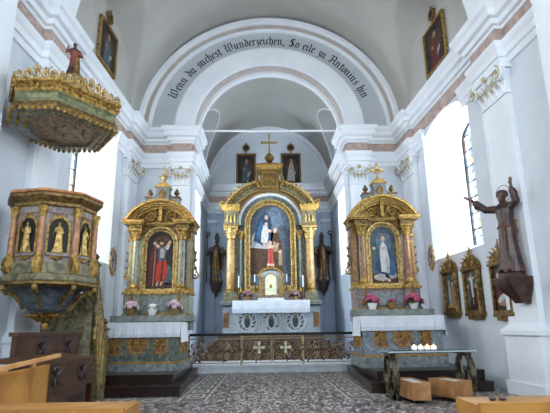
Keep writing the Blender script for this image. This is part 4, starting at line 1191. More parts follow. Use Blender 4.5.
    m = MB('gold'); m.ring(semi(1.23), semi(1.18), -.16, .1); m.ring(semi(1.52), semi(1.46), -.22, .2)
    for q in range(11):
        a_ = R(12+156*q/10); m.ball((1.345*math.cos(a_), -.1, 4.9+1.345*math.sin(a_)), .075, .04, .075, 10, 6)
        b_ = a_+R(7.8)
        if q < 10: leaf(m, (1.25*math.cos(b_), -.1, 4.9+1.25*math.sin(b_)), (math.cos(b_),0,math.sin(b_)), (0,-1,0), .17, .05)
    P('arch_ornament', m)
    # great curved cornice
    def sa(rr, aa=a): return arc(rr, rr, zc, 36, 90+aa, 90-aa)
    m = MB('gold_bright'); m.ring(sa(r+.02), sa(r-.05), -.42, .4); m.use('gold_dull').ring(sa(r-.05), sa(r-.14), -.34, .4); m.use('marble_olive').ring(sa(r-.14), sa(r-.30), -.24, .4); m.use('gold').ring(sa(r-.30), sa(r-.35), -.28, .3)
    for q in range(26):
        a_ = R(90+a-2-(2*a-4)*q/25); m.ball(((r-.1)*math.cos(a_), -.35, zc+(r-.1)*math.sin(a_)), .035, seg=6, rings=4)
    P('curved_cornice', m)
    for s in (-1, 1):      # cresting of scrolls and leaves
        m = MB('gold')
        for q in range(9):
            a_ = R(90-s*(14+ (a-16)*q/8.)); c = (r*math.cos(a_), -.2, zc+r*math.sin(a_)); d = (math.cos(a_), 0, math.sin(a_)); tn = Vector((math.sin(a_)*s, 0, -math.cos(a_)*s))
            leaf(m, c, (d[0]-.4*tn.x, 0, d[2]-.4*tn.z), (0,-1,0), .2 if q % 2 == 0 else .14, .075, .03)
            m.tube(spiral(c[0]+d[0]*.07, c[2]+d[2]*.07, .065, 1.2, a_, s, 10, -.22), .018, 5)
        P('cresting', m)
    # crown block with cartouche, orb and cross
    m = MB('gold_dull'); m.box(-.34, .34, -.5, .2, 6.1, 6.88); m.use('gold'); m.loft([[(-x, -y, z), (x, -y, z), (x, .3, z), (-x, .3, z)] for x, y, z in ((.34,.5,6.86),(.42,.58,6.94),(.5,.66,7.0),(.5,.66,7.06),(.36,.5,7.10),(.3,.44,7.16))])
    m.ring([(-.3,6.18),(.3,6.18),(.3,6.8),(-.3,6.8)], [(-.24,6.24),(.24,6.24),(.24,6.74),(-.24,6.74)], -.54, -.5, closed=True)
    for s in (-1, 1): m.tube(spiral(s*.09, 6.5, .1, 1.4, s*math.pi/2, s, 14, -.52), .025, 5)
    m.tube([(-.36,-.45,6.2),(-.5,-.4,6.5),(-.42,-.4,6.8)], .05, 6); m.tube([(.36,-.45,6.2),(.5,-.4,6.5),(.42,-.4,6.8)], .05, 6); P('crown_block', m)
    m = MB('gold'); m.lathe([(.2,7.15),(.12,7.22),(.08,7.28)], (0,-.2,0), 14); m.ball((0,-.2,7.43), .17, seg=16, rings=10)
    m.use('gold_bright').tube([(.175*math.cos(i*math.pi/8), -.2+.175*math.sin(i*math.pi/8), 7.45) for i in range(16)], .02, 5, closed=True); P('orb', m)
    m = MB('gold_bright'); m.box(-.03, .03, -.23, -.17, 7.58, 8.36); m.box(-.27, .27, -.23, -.17, 8.02, 8.08)
    for x, z in ((-.27,8.05),(.27,8.05),(0,8.36)): m.ball((x,-.2,z), .055, .035, .055, 8, 6)
    m.lathe([(.07,7.57),(.04,7.63)], (0,-.2,0), 10); P('crowning_cross', m)
    # picture
    y = .06; m = MB('p_slate'); m.prism(arched(.76, 2.62, 4.9, 28), y, y+.03)
    F = lambda mat, pts, k: flat_figure(m, mat, pts, y-.003*k)
    F('p_sky', ell(.25, 4.9, .46, .7), 1); F('p_cloud', ell(-.2, 4.3, .5, .5), 1); F('p_slate', ell(.45, 4.2, .3, .7), 2); F('p_sky', [(-.74,2.66),(.74,2.66),(.74,3.0),(-.74,3.05)], 1)
    F('p_deepblue', [(-.6,4.3),(-.2,4.1),(.02,4.4),(.06,4.9),(-.02,5.25),(-.18,5.38),(-.32,5.25),(-.5,4.9)], 3)
    F('p_blue', [(-.5,4.4),(-.25,4.3),(-.2,4.8),(-.3,5.1),(-.45,4.85)], 4); F('p_flesh', ell(-.13, 5.18, .07, .09), 5); F('p_deepblue', ell(-.16, 5.26, .1, .08), 4)
    F('p_white', [(-.34,4.25),(-.12,4.2),(-.06,4.5),(-.1,4.85),(-.24,4.9),(-.32,4.6)], 6); F('p_flesh', ell(-.14, 4.93, .06, .07), 6); F('p_flesh', [(-.1,4.75),(.06,4.7),(.05,4.62),(-.1,4.62)], 7)
    F('p_brown', [(-.05,3.2),(.46,3.15),(.42,4.2),(.3,4.6),(.14,4.62),(.05,4.2)], 4); F('p_flesh', ell(.17, 4.68, .075, .09), 6); F('p_tan', ell(.2, 4.75, .08, .06), 5); F('p_tan', [(.1,4.3),(.3,4.2),(.28,3.9),(.1,3.9)], 5)
    F('p_brown', [(-.74,3.1),(-.1,3.1),(-.06,4.05),(-.74,4.1)], 2); F('p_cloud', [(-.74,4.05),(-.06,4.0),(-.05,4.1),(-.74,4.16)], 3)
    F('p_flesh', ell(.36, 3.9, .06, .07), 6); F('p_tan', [(.3,3.4),(.44,3.4),(.42,3.85),(.3,3.85)], 5); P('painting', m)
    m = MB('gold_bright'); m.ring(arched(.93, 2.5, 4.9, 36), arched(.87, 2.54, 4.9, 36), -.12, .1, closed=True); m.ring(arched(.78, 2.6, 4.9, 36), arched(.73, 2.66, 4.9, 36), -.08, .1, closed=True)
    m.use('gold').ring(arched(.875, 2.53, 4.9, 36), arched(.775, 2.6, 4.9, 36), -.06, .1, closed=True); m.use('gold_bright')
    out = [(-.825+1.65*i/12, 2.57) for i in range(13)]+[(s*.825, 2.57+2.33*i/22) for s in (-1, 1) for i in range(1, 23)]+[(.825*math.cos(R(180*i/28)), 4.9+.825*math.sin(R(180*i/28))) for i in range(1, 28)]
    for x, z in out: m.ball((x, -.07, z), .036, .03, .036, 6, 4)
    P('picture_frame', m)
    # side volutes beside the tabernacle
    return t
high_altar()
m = MB('cloth_white'); o = main_part_root('altar_cloth', 'white linen cloth hanging over the front of the high altar', 'altar cloth')
m.box(-1.32, 1.32, -.75, -.38, 2.105, 2.118); N = 50
fr = [[(-1.32+2.64*i/N, -.75-.012*(j/3)*(1+math.sin(i*.8)), 2.118-.42*j/3) for i in range(N+1)] for j in range(4)]
for j in range(3):
    if j == 2: m.use('lace')
    for i in range(N): m.add([fr[j][i], fr[j+1][i], fr[j+1][i+1], fr[j][i+1]], [(0,1,2,3)])
bk = [[(x, y+.012, z) for x, y, z in r_] for r_ in fr]
for j in range(3):
    for i in range(N): m.add([bk[j][i], bk[j][i+1], bk[j+1][i+1], bk[j+1][i]], [(0,1,2,3)])
m.build('linen', o)
def tabernacle():
    t = main_part_root('tabernacle', 'white and gold arched tabernacle in the middle of the high altar', 'tabernacle')
    m = MB('marble_violet'); m.box(-.40, .40, -.62, -.29, 2.12, 2.5); m.use('stone_white').box(-.45, .45, -.66, -.29, 2.12, 2.2)
    m.use('stone_white'); m.prism([(-.36,2.45),(.36,2.45),(.36,2.95)]+arc(.36,.2,2.95,16)+[(-.36,2.95)], -.6, -.29); m.build('case', t)
    m = MB('gold'); m.ring([(-.44,2.93)]+arc(.42,.3,2.96,20,180,0)+[(.44,2.93)], [(-.34,2.93)]+arc(.34,.22,2.96,20,180,0)+[(.34,2.93)], -.66, -.29)
    for s in (-1, 1): m.box(min(s*.3, s*.4), max(s*.3, s*.4), -.65, -.6, 2.2, 2.93); m.ball((s*.42, -.6, 2.98), .05)
    m.build('gilded_arch', t)
    m = MB('door_gold_white'); m.prism(arched(.2, 2.3, 2.82, 16), -.625, -.6); m.use('gold').ring(arched(.235, 2.27, 2.82, 16), arched(.2, 2.3, 2.82, 16), -.64, -.6, closed=True); m.use('gold').ball((0, -.63, 2.6), .05, .012, .07); m.build('door', t)
    m = MB('gold_dull'); m.lathe([(.2,3.2),(.16,3.26),(.12,3.3)], (0,-.45,0), 16); m.build('pedestal', t)
    return t
tabernacle()
f = MB('robe_red'); h = .92; robed(f, h, folds=6, amp=.12, wide=.85); k = h/1.75
limb(f, [(-.17,0,1.38),(-.42,-.05,1.42),(-.52,-.1,1.85)], [.075,.065,.05], k); limb(f, [(.17,0,1.38),(.42,-.05,1.3),(.56,-.12,1.55)], [.075,.065,.05], k)
o = main_part_root('carved_figure', 'small red robed figure with raised arms standing on the tabernacle', 'statue'); o.location = (ML[0], ML[1]-.45*MS, ML[2]+3.3*MS)
remesh(f, 'robed_body', .016, o, (['robe_red', 'skin_paint'], lambda c: 1 if (c.z > 1.2*k or c.z < .18*k or (abs(c.x) > .25*k and c.z > 1.1*k)) else 0))

# candlesticks and bouquets on the high altar
def candlestick(h=.55):
    t = thing('candlestick', '', 'candlestick', (0,0,0), 0, 'candlesticks on the high altar')
    m = MB('gold_dull'); m.lathe([(.065,0),(.065,.02),(.04,.05),(.025,.09),(.04,.14),(.02,.2),(.03,.28),(.06,.31),(.06,.325)], (0,0,0), 14); m.build('stick', t)
    m = MB('pot_white'); m.lathe([(.026,.32),(.026,h-.01),(.01,h)], (0,0,0), 12); c = m.build('candle', t)
    m = MB('black_metal'); m.tube([(0,0,h-.01),(0,0,h+.015)], .004, 4); m.build('wick', c)
    return t
base = candlestick(.62)
spots = [(-1.12, 'candlestick at the far left end of the high altar'), (-.56, 'candlestick just left of the tabernacle'), (.56, 'candlestick just right of the tabernacle'), (1.12, 'candlestick at the far right end of the high altar')]
for i, (x, lb) in enumerate(spots):
    loc = (ML[0]+x*MS, ML[1]-.21*MS, ML[2]+2.473*MS)
    if abs(x) > .99: loc = (ML[0]+x*MS, ML[1]-.42*MS, ML[2]+2.12*MS)
    if i == 0: base.location = loc; base['label'] = lb; c = base
    else: c = copy_tree(base, loc, 0, lb)
    c.scale = (1, 1, 1.5 if abs(x) > .99 else 1)
# a ledge part carries the outer candlesticks already (retable plinth top at 2.40)
def bouquet(kind, name, label, loc, group, sc_=1.0, seed=1):
    rr = random.Random(seed); t = thing(name, label, 'flowers', loc, 0, group)
    pot, petal, leafm = kind
    m = MB(pot); m.lathe([(.075,0),(.10,.07),(.115,.15),(.10,.155),(.09,.14)], (0,0,0), 14); m.build('pot', t)
    m = MB(leafm)
    for i in range(34):
        a = rr.uniform(0, 2*math.pi); e = rr.uniform(.1, 1.2); d = Vector((math.cos(a)*math.cos(e), math.sin(a)*math.cos(e), math.sin(e)))
        leaf(m, Vector((0,0,.13))+d*.05, d, Vector((math.cos(a)*.5, math.sin(a)*.5, -.6)), rr.uniform(.10,.17)*sc_, .04*sc_, .006)
    m.build('foliage', t)
    for i in range(13):
        a = i*2.4; e = R(12+75*(i/13.)); d = Vector((math.cos(a)*math.cos(e), math.sin(a)*math.cos(e), math.sin(e))); c = Vector((0,0,.15))+d*rr.uniform(.12,.17)*sc_
        m = MB(petal)
        for q in range(5):
            b = q*2*math.pi/5; u = d.orthogonal().normalized(); v = d.cross(u); e_ = (u*math.cos(b)+v*math.sin(b)); m.ball(c+e_*.032*sc_, .036*sc_, .036*sc_, .03*sc_, 6, 4)
        m.ball(c+d*.015, .03*sc_, seg=6, rings=4); m.build('blossom', t)
    return t
for i, (x, lb) in enumerate(((-.82, 'dark leafy bouquet with mauve blossoms left of the tabernacle'), (.80, 'dark leafy bouquet with mauve blossoms right of the tabernacle'))):
    bouquet(('pot_basket', 'petal_mauve', 'leaf_dark'), 'bouquet', lb, (ML[0]+x*MS, ML[1]-.52*MS, ML[2]+2.118*MS+.003), 'bouquets on the high altar', 1.15, 5+i)
ZL, ZR = 1.543-.02, 1.543+.05
for i, (x, kd, lb, s_) in enumerate(((-3.36, ('pot_basket','petal_pink','leaf_green'), 'basket of pale pink blossoms at the left end of the altar shelf near the pulpit', 1.05), (-2.85, ('pot_white','petal_white','leaf_green'), 'small white pot of pale flowers in the middle of the altar shelf near the pulpit', .62), (-2.33, ('pot_basket','petal_pink','leaf_green'), 'basket of pale pink blossoms at the right end of the altar shelf near the pulpit', 1.05))):
    bouquet(kd, 'flower_pot', lb, (x, 11.62, ZL), 'flowers on the altar shelf beside the pulpit', s_, 20+i)
for i, (x, kd, lb, s_) in enumerate(((2.36, ('pot_white','petal_magenta','leaf_green'), 'pot of magenta blossoms at the left end of the shelf above the candle table', 1.1), (2.83, ('pot_basket','petal_magenta','leaf_green'), 'low dish of magenta blossoms in the middle of the shelf above the candle table', .6), (3.36, ('pot_white','petal_magenta','leaf_green'), 'pot of magenta blossoms at the right end of the shelf above the candle table', 1.2))):
    bouquet(kd, 'flower_pot', lb, (x, 11.62, ZR), 'flowers on the altar shelf behind the candle table', s_, 30+i)

# ================================================================== STATUES
def console(mb, r, z0, z1):
    h = z1-z0; mb.lathe([(0,0),(.12*r,.04*h),(.2*r,.14*h),(.14*r,.2*h),(.45*r,.36*h),(.75*r,.6*h),(.85*r,.66*h),(.8*r,.72*h),(.95*r,.8*h),(1.0*r,.86*h),(1.0*r,h)], (0,0,z0), 20)
def bishop(s):
    side = 'left' if s < 0 else 'right'
    near = 'near the altar with the red robed picture' if s < 0 else 'near the altar with the white and blue robed picture'
    x, y = s*2.2, BK-.42
    c = thing('statue_bracket', 'dark turned console under the mitred statue, %s side of the high altar' % side, 'console', (x, BK-.42, 0), 0, 'consoles beside the high altar')
    m = MB('statue_dark'); console(m, .25, 2.45, 3.02); m.build('bracket', c)
    m = MB('statue_dark'); m.box(-.2, .2, .1, .36, 2.7, 3.0); m.build('wall_plate', c)
    t = thing('bishop_statue', 'dark wooden statue of a mitred bishop with a staff, %s side of the high altar' % side, 'statue', (x, y, 3.032), R(8*-s), 'statues beside the high altar')
    f = MB('statue_dark'); h = 1.82; robed(f, h, sway=s, folds=8, amp=.17, wide=.92); k = h/1.75
    limb(f, [(-.2,0,1.38),(-.36,-.06,1.12),(-.2,-.26,1.12)], [.085,.075,.05], k); limb(f, [(.2,0,1.38),(.36,-.06,1.12),(.3 if s > 0 else .14,-.25,1.2)], [.085,.075,.05], k)
    # cope falling from the shoulders
    f.loft([[(.0+rx*math.cos(a)*k, .03+ry*math.sin(a)*k*(1+.08*math.sin(9*a)), z*k) for a in [math.pi*j/14-.25+.5*j/14*1.0 for j in range(15)]]+[(rx*.85*math.cos(a)*k, .03+ry*.8*math.sin(a)*k, z*k) for a in [math.pi*j/14-.25+.5*j/14 for j in range(14, -1, -1)]] for z, rx, ry in ((.55,.25,.2),(.8,.29,.21),(1.15,.30,.2),(1.4,.21,.15))])
    remesh(f, 'carved_body', .02, t, (['statue_dark', 'statue_gilt'], lambda c: 1 if ((abs(c.x) < .08 and c.y < -.06 and .3 < c.z < 1.3) or (.62 < c.z < .68) or (.1 < c.z < .15)) else 0))
    m = MB('statue_dark'); m.loft([[(rx*k*math.cos(a), -.01+ry*k*math.sin(a), z*k) for a in [i*math.pi/8 for i in range(16)]] for z, rx, ry in ((1.70,.085,.1),(1.8,.1,.09),(1.92,.07,.05),(2.0,.015,.02))]); m.build('mitre', t)
    m = MB('statue_dark'); sx = s*.40; m.tube([(sx, -.2, 0),(sx, -.2, 1.95)], .022, 8); m.tube(spiral(sx-s*.05, 1.98, .1, 1.1, 0 if s > 0 else math.pi, s, 16, -.2), .028, 6); m.ball((sx, -.2, 1.9), .06); m.tube([(s*.3,-.22,1.28),(sx,-.2,1.25)], .05, 6); m.build('crozier', t)
bishop(-1); bishop(1)
def friar():
    X0, Y0 = 4.18, 8.42; Zf = 2.085
    c = thing('statue_bracket', 'dark wooden bracket on the right pilaster under the friar statue', 'console', (X0, Y0, 0), R(-86))
    m = MB('statue_brown')
    m.loft([[(x*sx_, y*sy_+oy, z) for x, y in ((-1,-1),(1,-1),(1,1),(-1,1))] for z, sx_, sy_, oy in ((1.56,.11,.08,.12),(1.63,.13,.1,.1),(1.80,.23,.17,.02),(1.86,.26,.2,-.01),(1.99,.28,.22,-.03),(2.01,.27,.21,-.02))]); m.build('bracket', c)
    m = MB('statue_brown'); m.loft([[(x, y-.02, z) for x, y in octa(r_)] for z, r_ in ((2.01,.225),(2.075,.21))]); m.build('plinth', c)
    t = thing('friar_statue', 'brown wooden statue of a bearded friar with both arms raised, on the right pilaster', 'statue', (X0, Y0, Zf), R(-62))
    f = MB('statue_brown'); h = 1.5; k = h/1.75
    robed(f, h, folds=11, amp=.055, wide=.98)
    # cowl round the neck
    f.tube([(.13*k*math.cos(a), .02*k+.1*k*math.sin(a), (1.45+.03*math.sin(a))*k) for a in [i*math.pi/8 for i in range(16)]], .04*k, 8, closed=True); f.ball((0, .1*k, 1.36*k), .11*k, .06*k, .13*k)
    # wide sleeved arms: right arm forward and out, left arm up
    RA = [(-.17,0,1.38),(-.37,-.10,1.40),(-.56,-.20,1.60)]; LA = [(.17,0,1.38),(.32,-.03,1.46),(.30,-.10,1.72)]
    limb(f, RA, [.09,.085,.075], k); limb(f, LA, [.09,.085,.07], k)
    f.ball((-.53*k,-.19*k,1.52*k), .06*k, .06*k, .11*k); f.ball((.32*k,-.06*k,1.62*k), .075*k, .06*k, .1*k)
    limb(f, [RA[-1], (-.63,-.23,1.68)], [.04,.032], k); limb(f, [LA[-1], (.30,-.11,1.80)], [.04,.032], k)
    hand(f, Vector((-.63,-.23,1.68))*k, (-.85,-.25,.5), (.1,-.5,.85), 1.05*k); hand(f, Vector((.30,-.11,1.80))*k, (.15,-.1,1), (-.3,-.9,0), 1.05*k)
    f.ball((0,-.085*k,1.56*k), .055*k, .045*k, .065*k)             # beard
    for s in (-1, 1): f.ball((s*.03*k, -.098*k, 1.648*k), .014*k, .01*k, .008*k, 6, 4); f.ball((s*.09*k, -.2*k, .03*k), .045*k, .11*k, .035*k)
    def paint(c):
        if c.z > 1.52*k and abs(c.x) < .12*k: return 1
        if c.x < -.60*k or (c.z > 1.77*k and c.x > .2*k): return 1
        return 0
    b = remesh(f, 'carved_body', .0105, t, (['statue_brown', 'statue_skin'], paint), 1)
    m = MB('statue_dark'); m.lathe([(.093,0),(.1,.05),(.085,.09),(.05,.115)], (0, .005, 1.635*k), 16, 1, 1.15); m.build('hair', t)
    m = MB('gold_dull'); m.tube([(.15*math.cos(a), .04, 1.46+.15*math.sin(a)) for a in [i*math.pi/14 for i in range(28)]], .006, 5, closed=True); m.tube([(0,.04,1.31),(0,.04,1.38)], .006, 5); m.build('halo', t)
    m = MB('statue_skin'); m.tube([(.19*k*math.cos(a), .148*k*math.sin(a), .97*k+.015*math.sin(3*a)) for a in [i*math.pi/12 for i in range(24)]], .014, 6, closed=True)
    m.tube([(.05,-.135,.82),(.06,-.17,.62),(.055,-.195,.34)], .011, 6); m.ball((.058,-.18,.52), .018); m.ball((.056,-.19,.42), .018); m.build('rope_belt', t)
friar()

# ================================================================== PICTURES AND MEDALLIONS
def framed_picture(name, label, loc, rz, w, h, paint, ornament=True, group=None, fmat='gold_dull'):
    t = thing(name, label, 'picture', loc, rz, group)
    m = MB(fmat); m.ring([(-w,0),(w,0),(w,h),(-w,h)], [(-w+.05,.05),(w-.05,.05),(w-.05,h-.05),(-w+.05,h-.05)], -.07, 0, closed=True)
    m.use('gold').ring([(-w+.045,.045),(w-.045,.045),(w-.045,h-.045),(-w+.045,h-.045)], [(-w+.065,.065),(w-.065,.065),(w-.065,h-.065),(-w+.065,h-.065)], -.05, 0, closed=True); m.build('frame', t)
    m = MB(); paint(m, w-.06, h-.12, .06, -.03); m.build('painting', t)
    if ornament:
        m = MB('gold_dull'); C = [i*math.pi/10 for i in range(20)]
        m.ring([(.17*math.cos(a), h+.28+.17*math.sin(a)) for a in C], [(.11*math.cos(a), h+.28+.11*math.sin(a)) for a in C], -.06, 0, closed=True); m.use('p_dark').prism([(.115*math.cos(a), h+.28+.115*math.sin(a)) for a in C], -.03, 0)
        m.use('gold_dull').box(-.03, .03, -.04, 0, h-.01, h+.13); leaf(m, (0,-.03,h+.42), (0,0,1), (0,-1,0), .1, .06); m.build('ornament', t)
    return t
def paint_saint(robe, face=True, seed=0):
    def f(m, w, h, z0, y):
        rr = random.Random(seed)
        m.use('p_dark').box(-w, w, y, y+.02, z0, z0+h)
        F = lambda mat, pts, k: flat_figure(m, mat, pts, y-.003*k)
        F('p_brown', ell(.1*w, z0+.55*h, .7*w, .3*h), 1)
        F(robe, [(-.5*w,z0+.05*h),(.45*w,z0+.05*h),(.36*w,z0+.45*h),(.22*w,z0+.7*h),(-.12*w,z0+.7*h),(-.34*w,z0+.42*h)], 2)
        F('p_tan', ell(.05*w, z0+.77*h, .16*w, .075*h), 3); F('p_tan', ell(-.3*w+rr.uniform(0,.3)*w, z0+.5*h, .1*w, .04*h), 3)
        F('p_grey', [(.2*w,z0+.2*h),(.5*w,z0+.3*h),(.55*w,z0+.4*h),(.22*w,z0+.36*h)], 3)
    return f
framed_picture('wall_painting', 'dark framed picture high on the wall left of the altar cross', (-1.0, BK-.005, 7.35), 0, .44, 1.42, paint_saint('p_teal', seed=1))
framed_picture('wall_painting', 'dark framed picture high on the wall right of the altar cross', (1.0, BK-.005, 7.35), 0, .44, 1.42, paint_saint('p_grey', seed=2))
def nave_pt(s, y, off): return (spread(s*W, y)-s*off, y, 0)
yl = 11.2; p = nave_pt(-1, yl, .02); framed_picture('wall_painting', 'dark picture in a gilt frame in the vault lunette above the pulpit side', (p[0], yl, 7.75), R(90)-KL, .58, 1.2, paint_saint('p_teal', seed=3), fmat='gold')
yl = 11.05; p = nave_pt(1, yl, .02); framed_picture('wall_painting', 'brown toned picture in a gilt frame in the vault lunette above the friar side', (p[0], yl, 7.65), R(-90)+KR, .62, 1.3, paint_saint('p_maroon', seed=4), fmat='gold')

def station(kind):
    t = thing('station_picture', '', 'picture', (0,0,0), 0, 'gilded station pictures along the walls')
    w, zb, zs = .36, 0, .86
    m = MB('gold_dull'); m.prism([(-.40,-.02),(.40,-.02),(.40,.98),(-.40,.98)], -.05, 0); m.use('gold_dull'); m.ring([(-.40,0),(.40,0),(.40,.96),(-.40,.96)], [(-.32,.07),(.32,.07),(.32,.92),(-.32,.92)], -.11, 0, closed=True)
    m.box(-.44, .44, -.12, 0, -.05, .02); m.box(-.34, .34, -.09, 0, -.12, -.05); m.box(-.45, .45, -.13, 0, .94, .99)
    for s in (-1, 1): m.lathe([(.035,.02),(.03,.5),(.028,.92)], (s*.36,-.1,0), 10)
    m.build('frame', t)
    m = MB('gold_dull')
    pts = arc(.42, .24, .98, 18); m.prism(pts, -.09, 0); m.use('gold')
    for q in range(9):
        a = R(10+20*q); leaf(m, (.36*math.cos(a), -.06, .98+.2*math.sin(a)), (math.cos(a), 0, math.sin(a)), (0,-1,0), .13, .055, .02)
    for s in (-1, 1): m.tube(spiral(s*.2, 1.07, .075, 1.3, s*math.pi/2, -s, 12, -.1), .018, 5)
    m.build('crest', t)
    m = MB('gold'); m.box(-.018, .018, -.06, -.03, 1.2, 1.44); m.box(-.07, .07, -.06, -.03, 1.33, 1.365); m.build('cross', t)
    m = MB(); y = -.06; m.use('p_brown').box(-.33, .33, y, y+.02, .05, .94); F = lambda mat, pts, k: flat_figure(m, mat, pts, y-.004*k)
    F('p_dark', ell(0, .2, .3, .14), 1); F('p_teal', ell(.05, .72, .26, .18), 1)
    if kind == 1:
        F('p_tan', [(-.02,.2),(.02,.2),(.02,.88),(-.02,.88)], 2); F('p_tan', [(-.2,.74),(.2,.74),(.2,.78),(-.2,.78)], 2); F('p_white', [(-.04,.35),(.05,.35),(.05,.7),(.18,.78),(0,.76),(-.18,.78),(-.05,.68)], 3); F('p_flesh', ell(0, .79, .04, .05), 4)
        F('p_teal', ell(-.2, .35, .08, .2), 3); F('p_maroon', ell(.2, .35, .08, .2), 3); F('p_flesh', ell(-.2, .58, .04, .045), 4); F('p_flesh', ell(.2, .58, .04, .045), 4)
    elif kind == 0:
        F('p_grey', ell(-.06, .4, .09, .26), 2); F('p_tan', ell(.14, .38, .08, .24), 3); F('p_flesh', ell(-.06, .7, .045, .05), 3); F('p_flesh', ell(.14, .65, .04, .045), 4); F('p_teal', ell(-.22, .36, .07, .2), 3); F('p_gold', [(-.28,.1),(.3,.1),(.26,.2),(-.2,.2)], 2)
    else:
        F('p_tan', [(-.25,.18),(.2,.12),(.26,.22),(-.18,.32)], 2); F('p_white', ell(-.05, .3, .2, .06, 20), 3); F('p_maroon', ell(-.14, .52, .1, .2), 2); F('p_teal', ell(.12, .5, .1, .22), 2); F('p_flesh', ell(-.14, .74, .045, .05), 3); F('p_flesh', ell(.12, .75, .045, .05), 3)
    m.build('painting', t)
    return t
for i, (y, z, lb) in enumerate(((11.55, 1.5, 'gilded crested picture of standing figures, farthest from the friar on the right wall'), (10.47, 1.44, 'gilded crested picture of a crucifixion, middle of three on the right wall'), (9.28, 1.40, 'gilded crested picture partly hidden behind the friar bracket'))):
    t = station(i); p = nave_pt(1, y, 0); t.location = (p[0]-.004, y, z); t.rotation_euler = (0, 0, R(-90)+KR); t.scale = (.84, 1, 1.0); t['label'] = lb
for s, lb in ((-1, 'gilded picture on the left chancel wall, seen edge on beside the altar near the pulpit'), (1, 'gilded picture on the right chancel wall, seen edge on past the right side altar')):
    t = station(0 if s < 0 else 2); t.location = (s*(CW-.004), 15.45, 1.78); t.rotation_euler = (0, 0, R(-90*s)); t['label'] = lb; t.scale = (.8, 1, .85)
def medallion(loc, rz, label, sc_=1.0):
    t = thing('oval_medallion', label, 'medallion', loc, rz, 'oval consecration medallions on the pilasters'); t.scale = (sc_, 1, sc_)
    m = MB('marble_ochre'); C = [i*math.pi/14 for i in range(28)]
    m.ring([(.17*math.cos(a), .26*math.sin(a)) for a in C], [(.13*math.cos(a), .21*math.sin(a)) for a in C], -.04, 0, closed=True)
    for q in range(12):
        a = q*math.pi/6; leaf(m, (.16*math.cos(a), -.02, .25*math.sin(a)), (math.cos(a), 0, 1.2*math.sin(a)), (0,-1,0), .07, .045, .012, .2)
    m.build('frame', t)
    m = MB('p_cloud'); m.prism([(.135*math.cos(a), .215*math.sin(a)) for a in C], -.015, 0); m.use('p_brown').prism([(-.02,-.14),(.02,-.14),(.02,.14),(-.02,.14)], -.02, -.014); m.prism([(-.08,.02),(.08,.02),(.08,.06),(-.08,.06)], -.021, -.014); m.build('plaque', t)
    return t
for s, y, z, lb, k_ in ((-1, 12.72, 2.95, 'oval gilt medallion on the wall between the pulpit and its neighbouring altar', 1.25), (1, 12.62, 2.95, 'oval gilt medallion on the wall right of the altar with the white robed picture', 1.1)):
    p = nave_pt(s, y, 0); medallion((p[0], y, z), R(-90*s)+s*.05, lb, k_)
p = nave_pt(1, 8.75, PP-.02); medallion((p[0]-.003, 8.66, 2.85), R(-90)+KR, 'oval gilt medallion on the right pilaster behind the friar statue', 1.25)

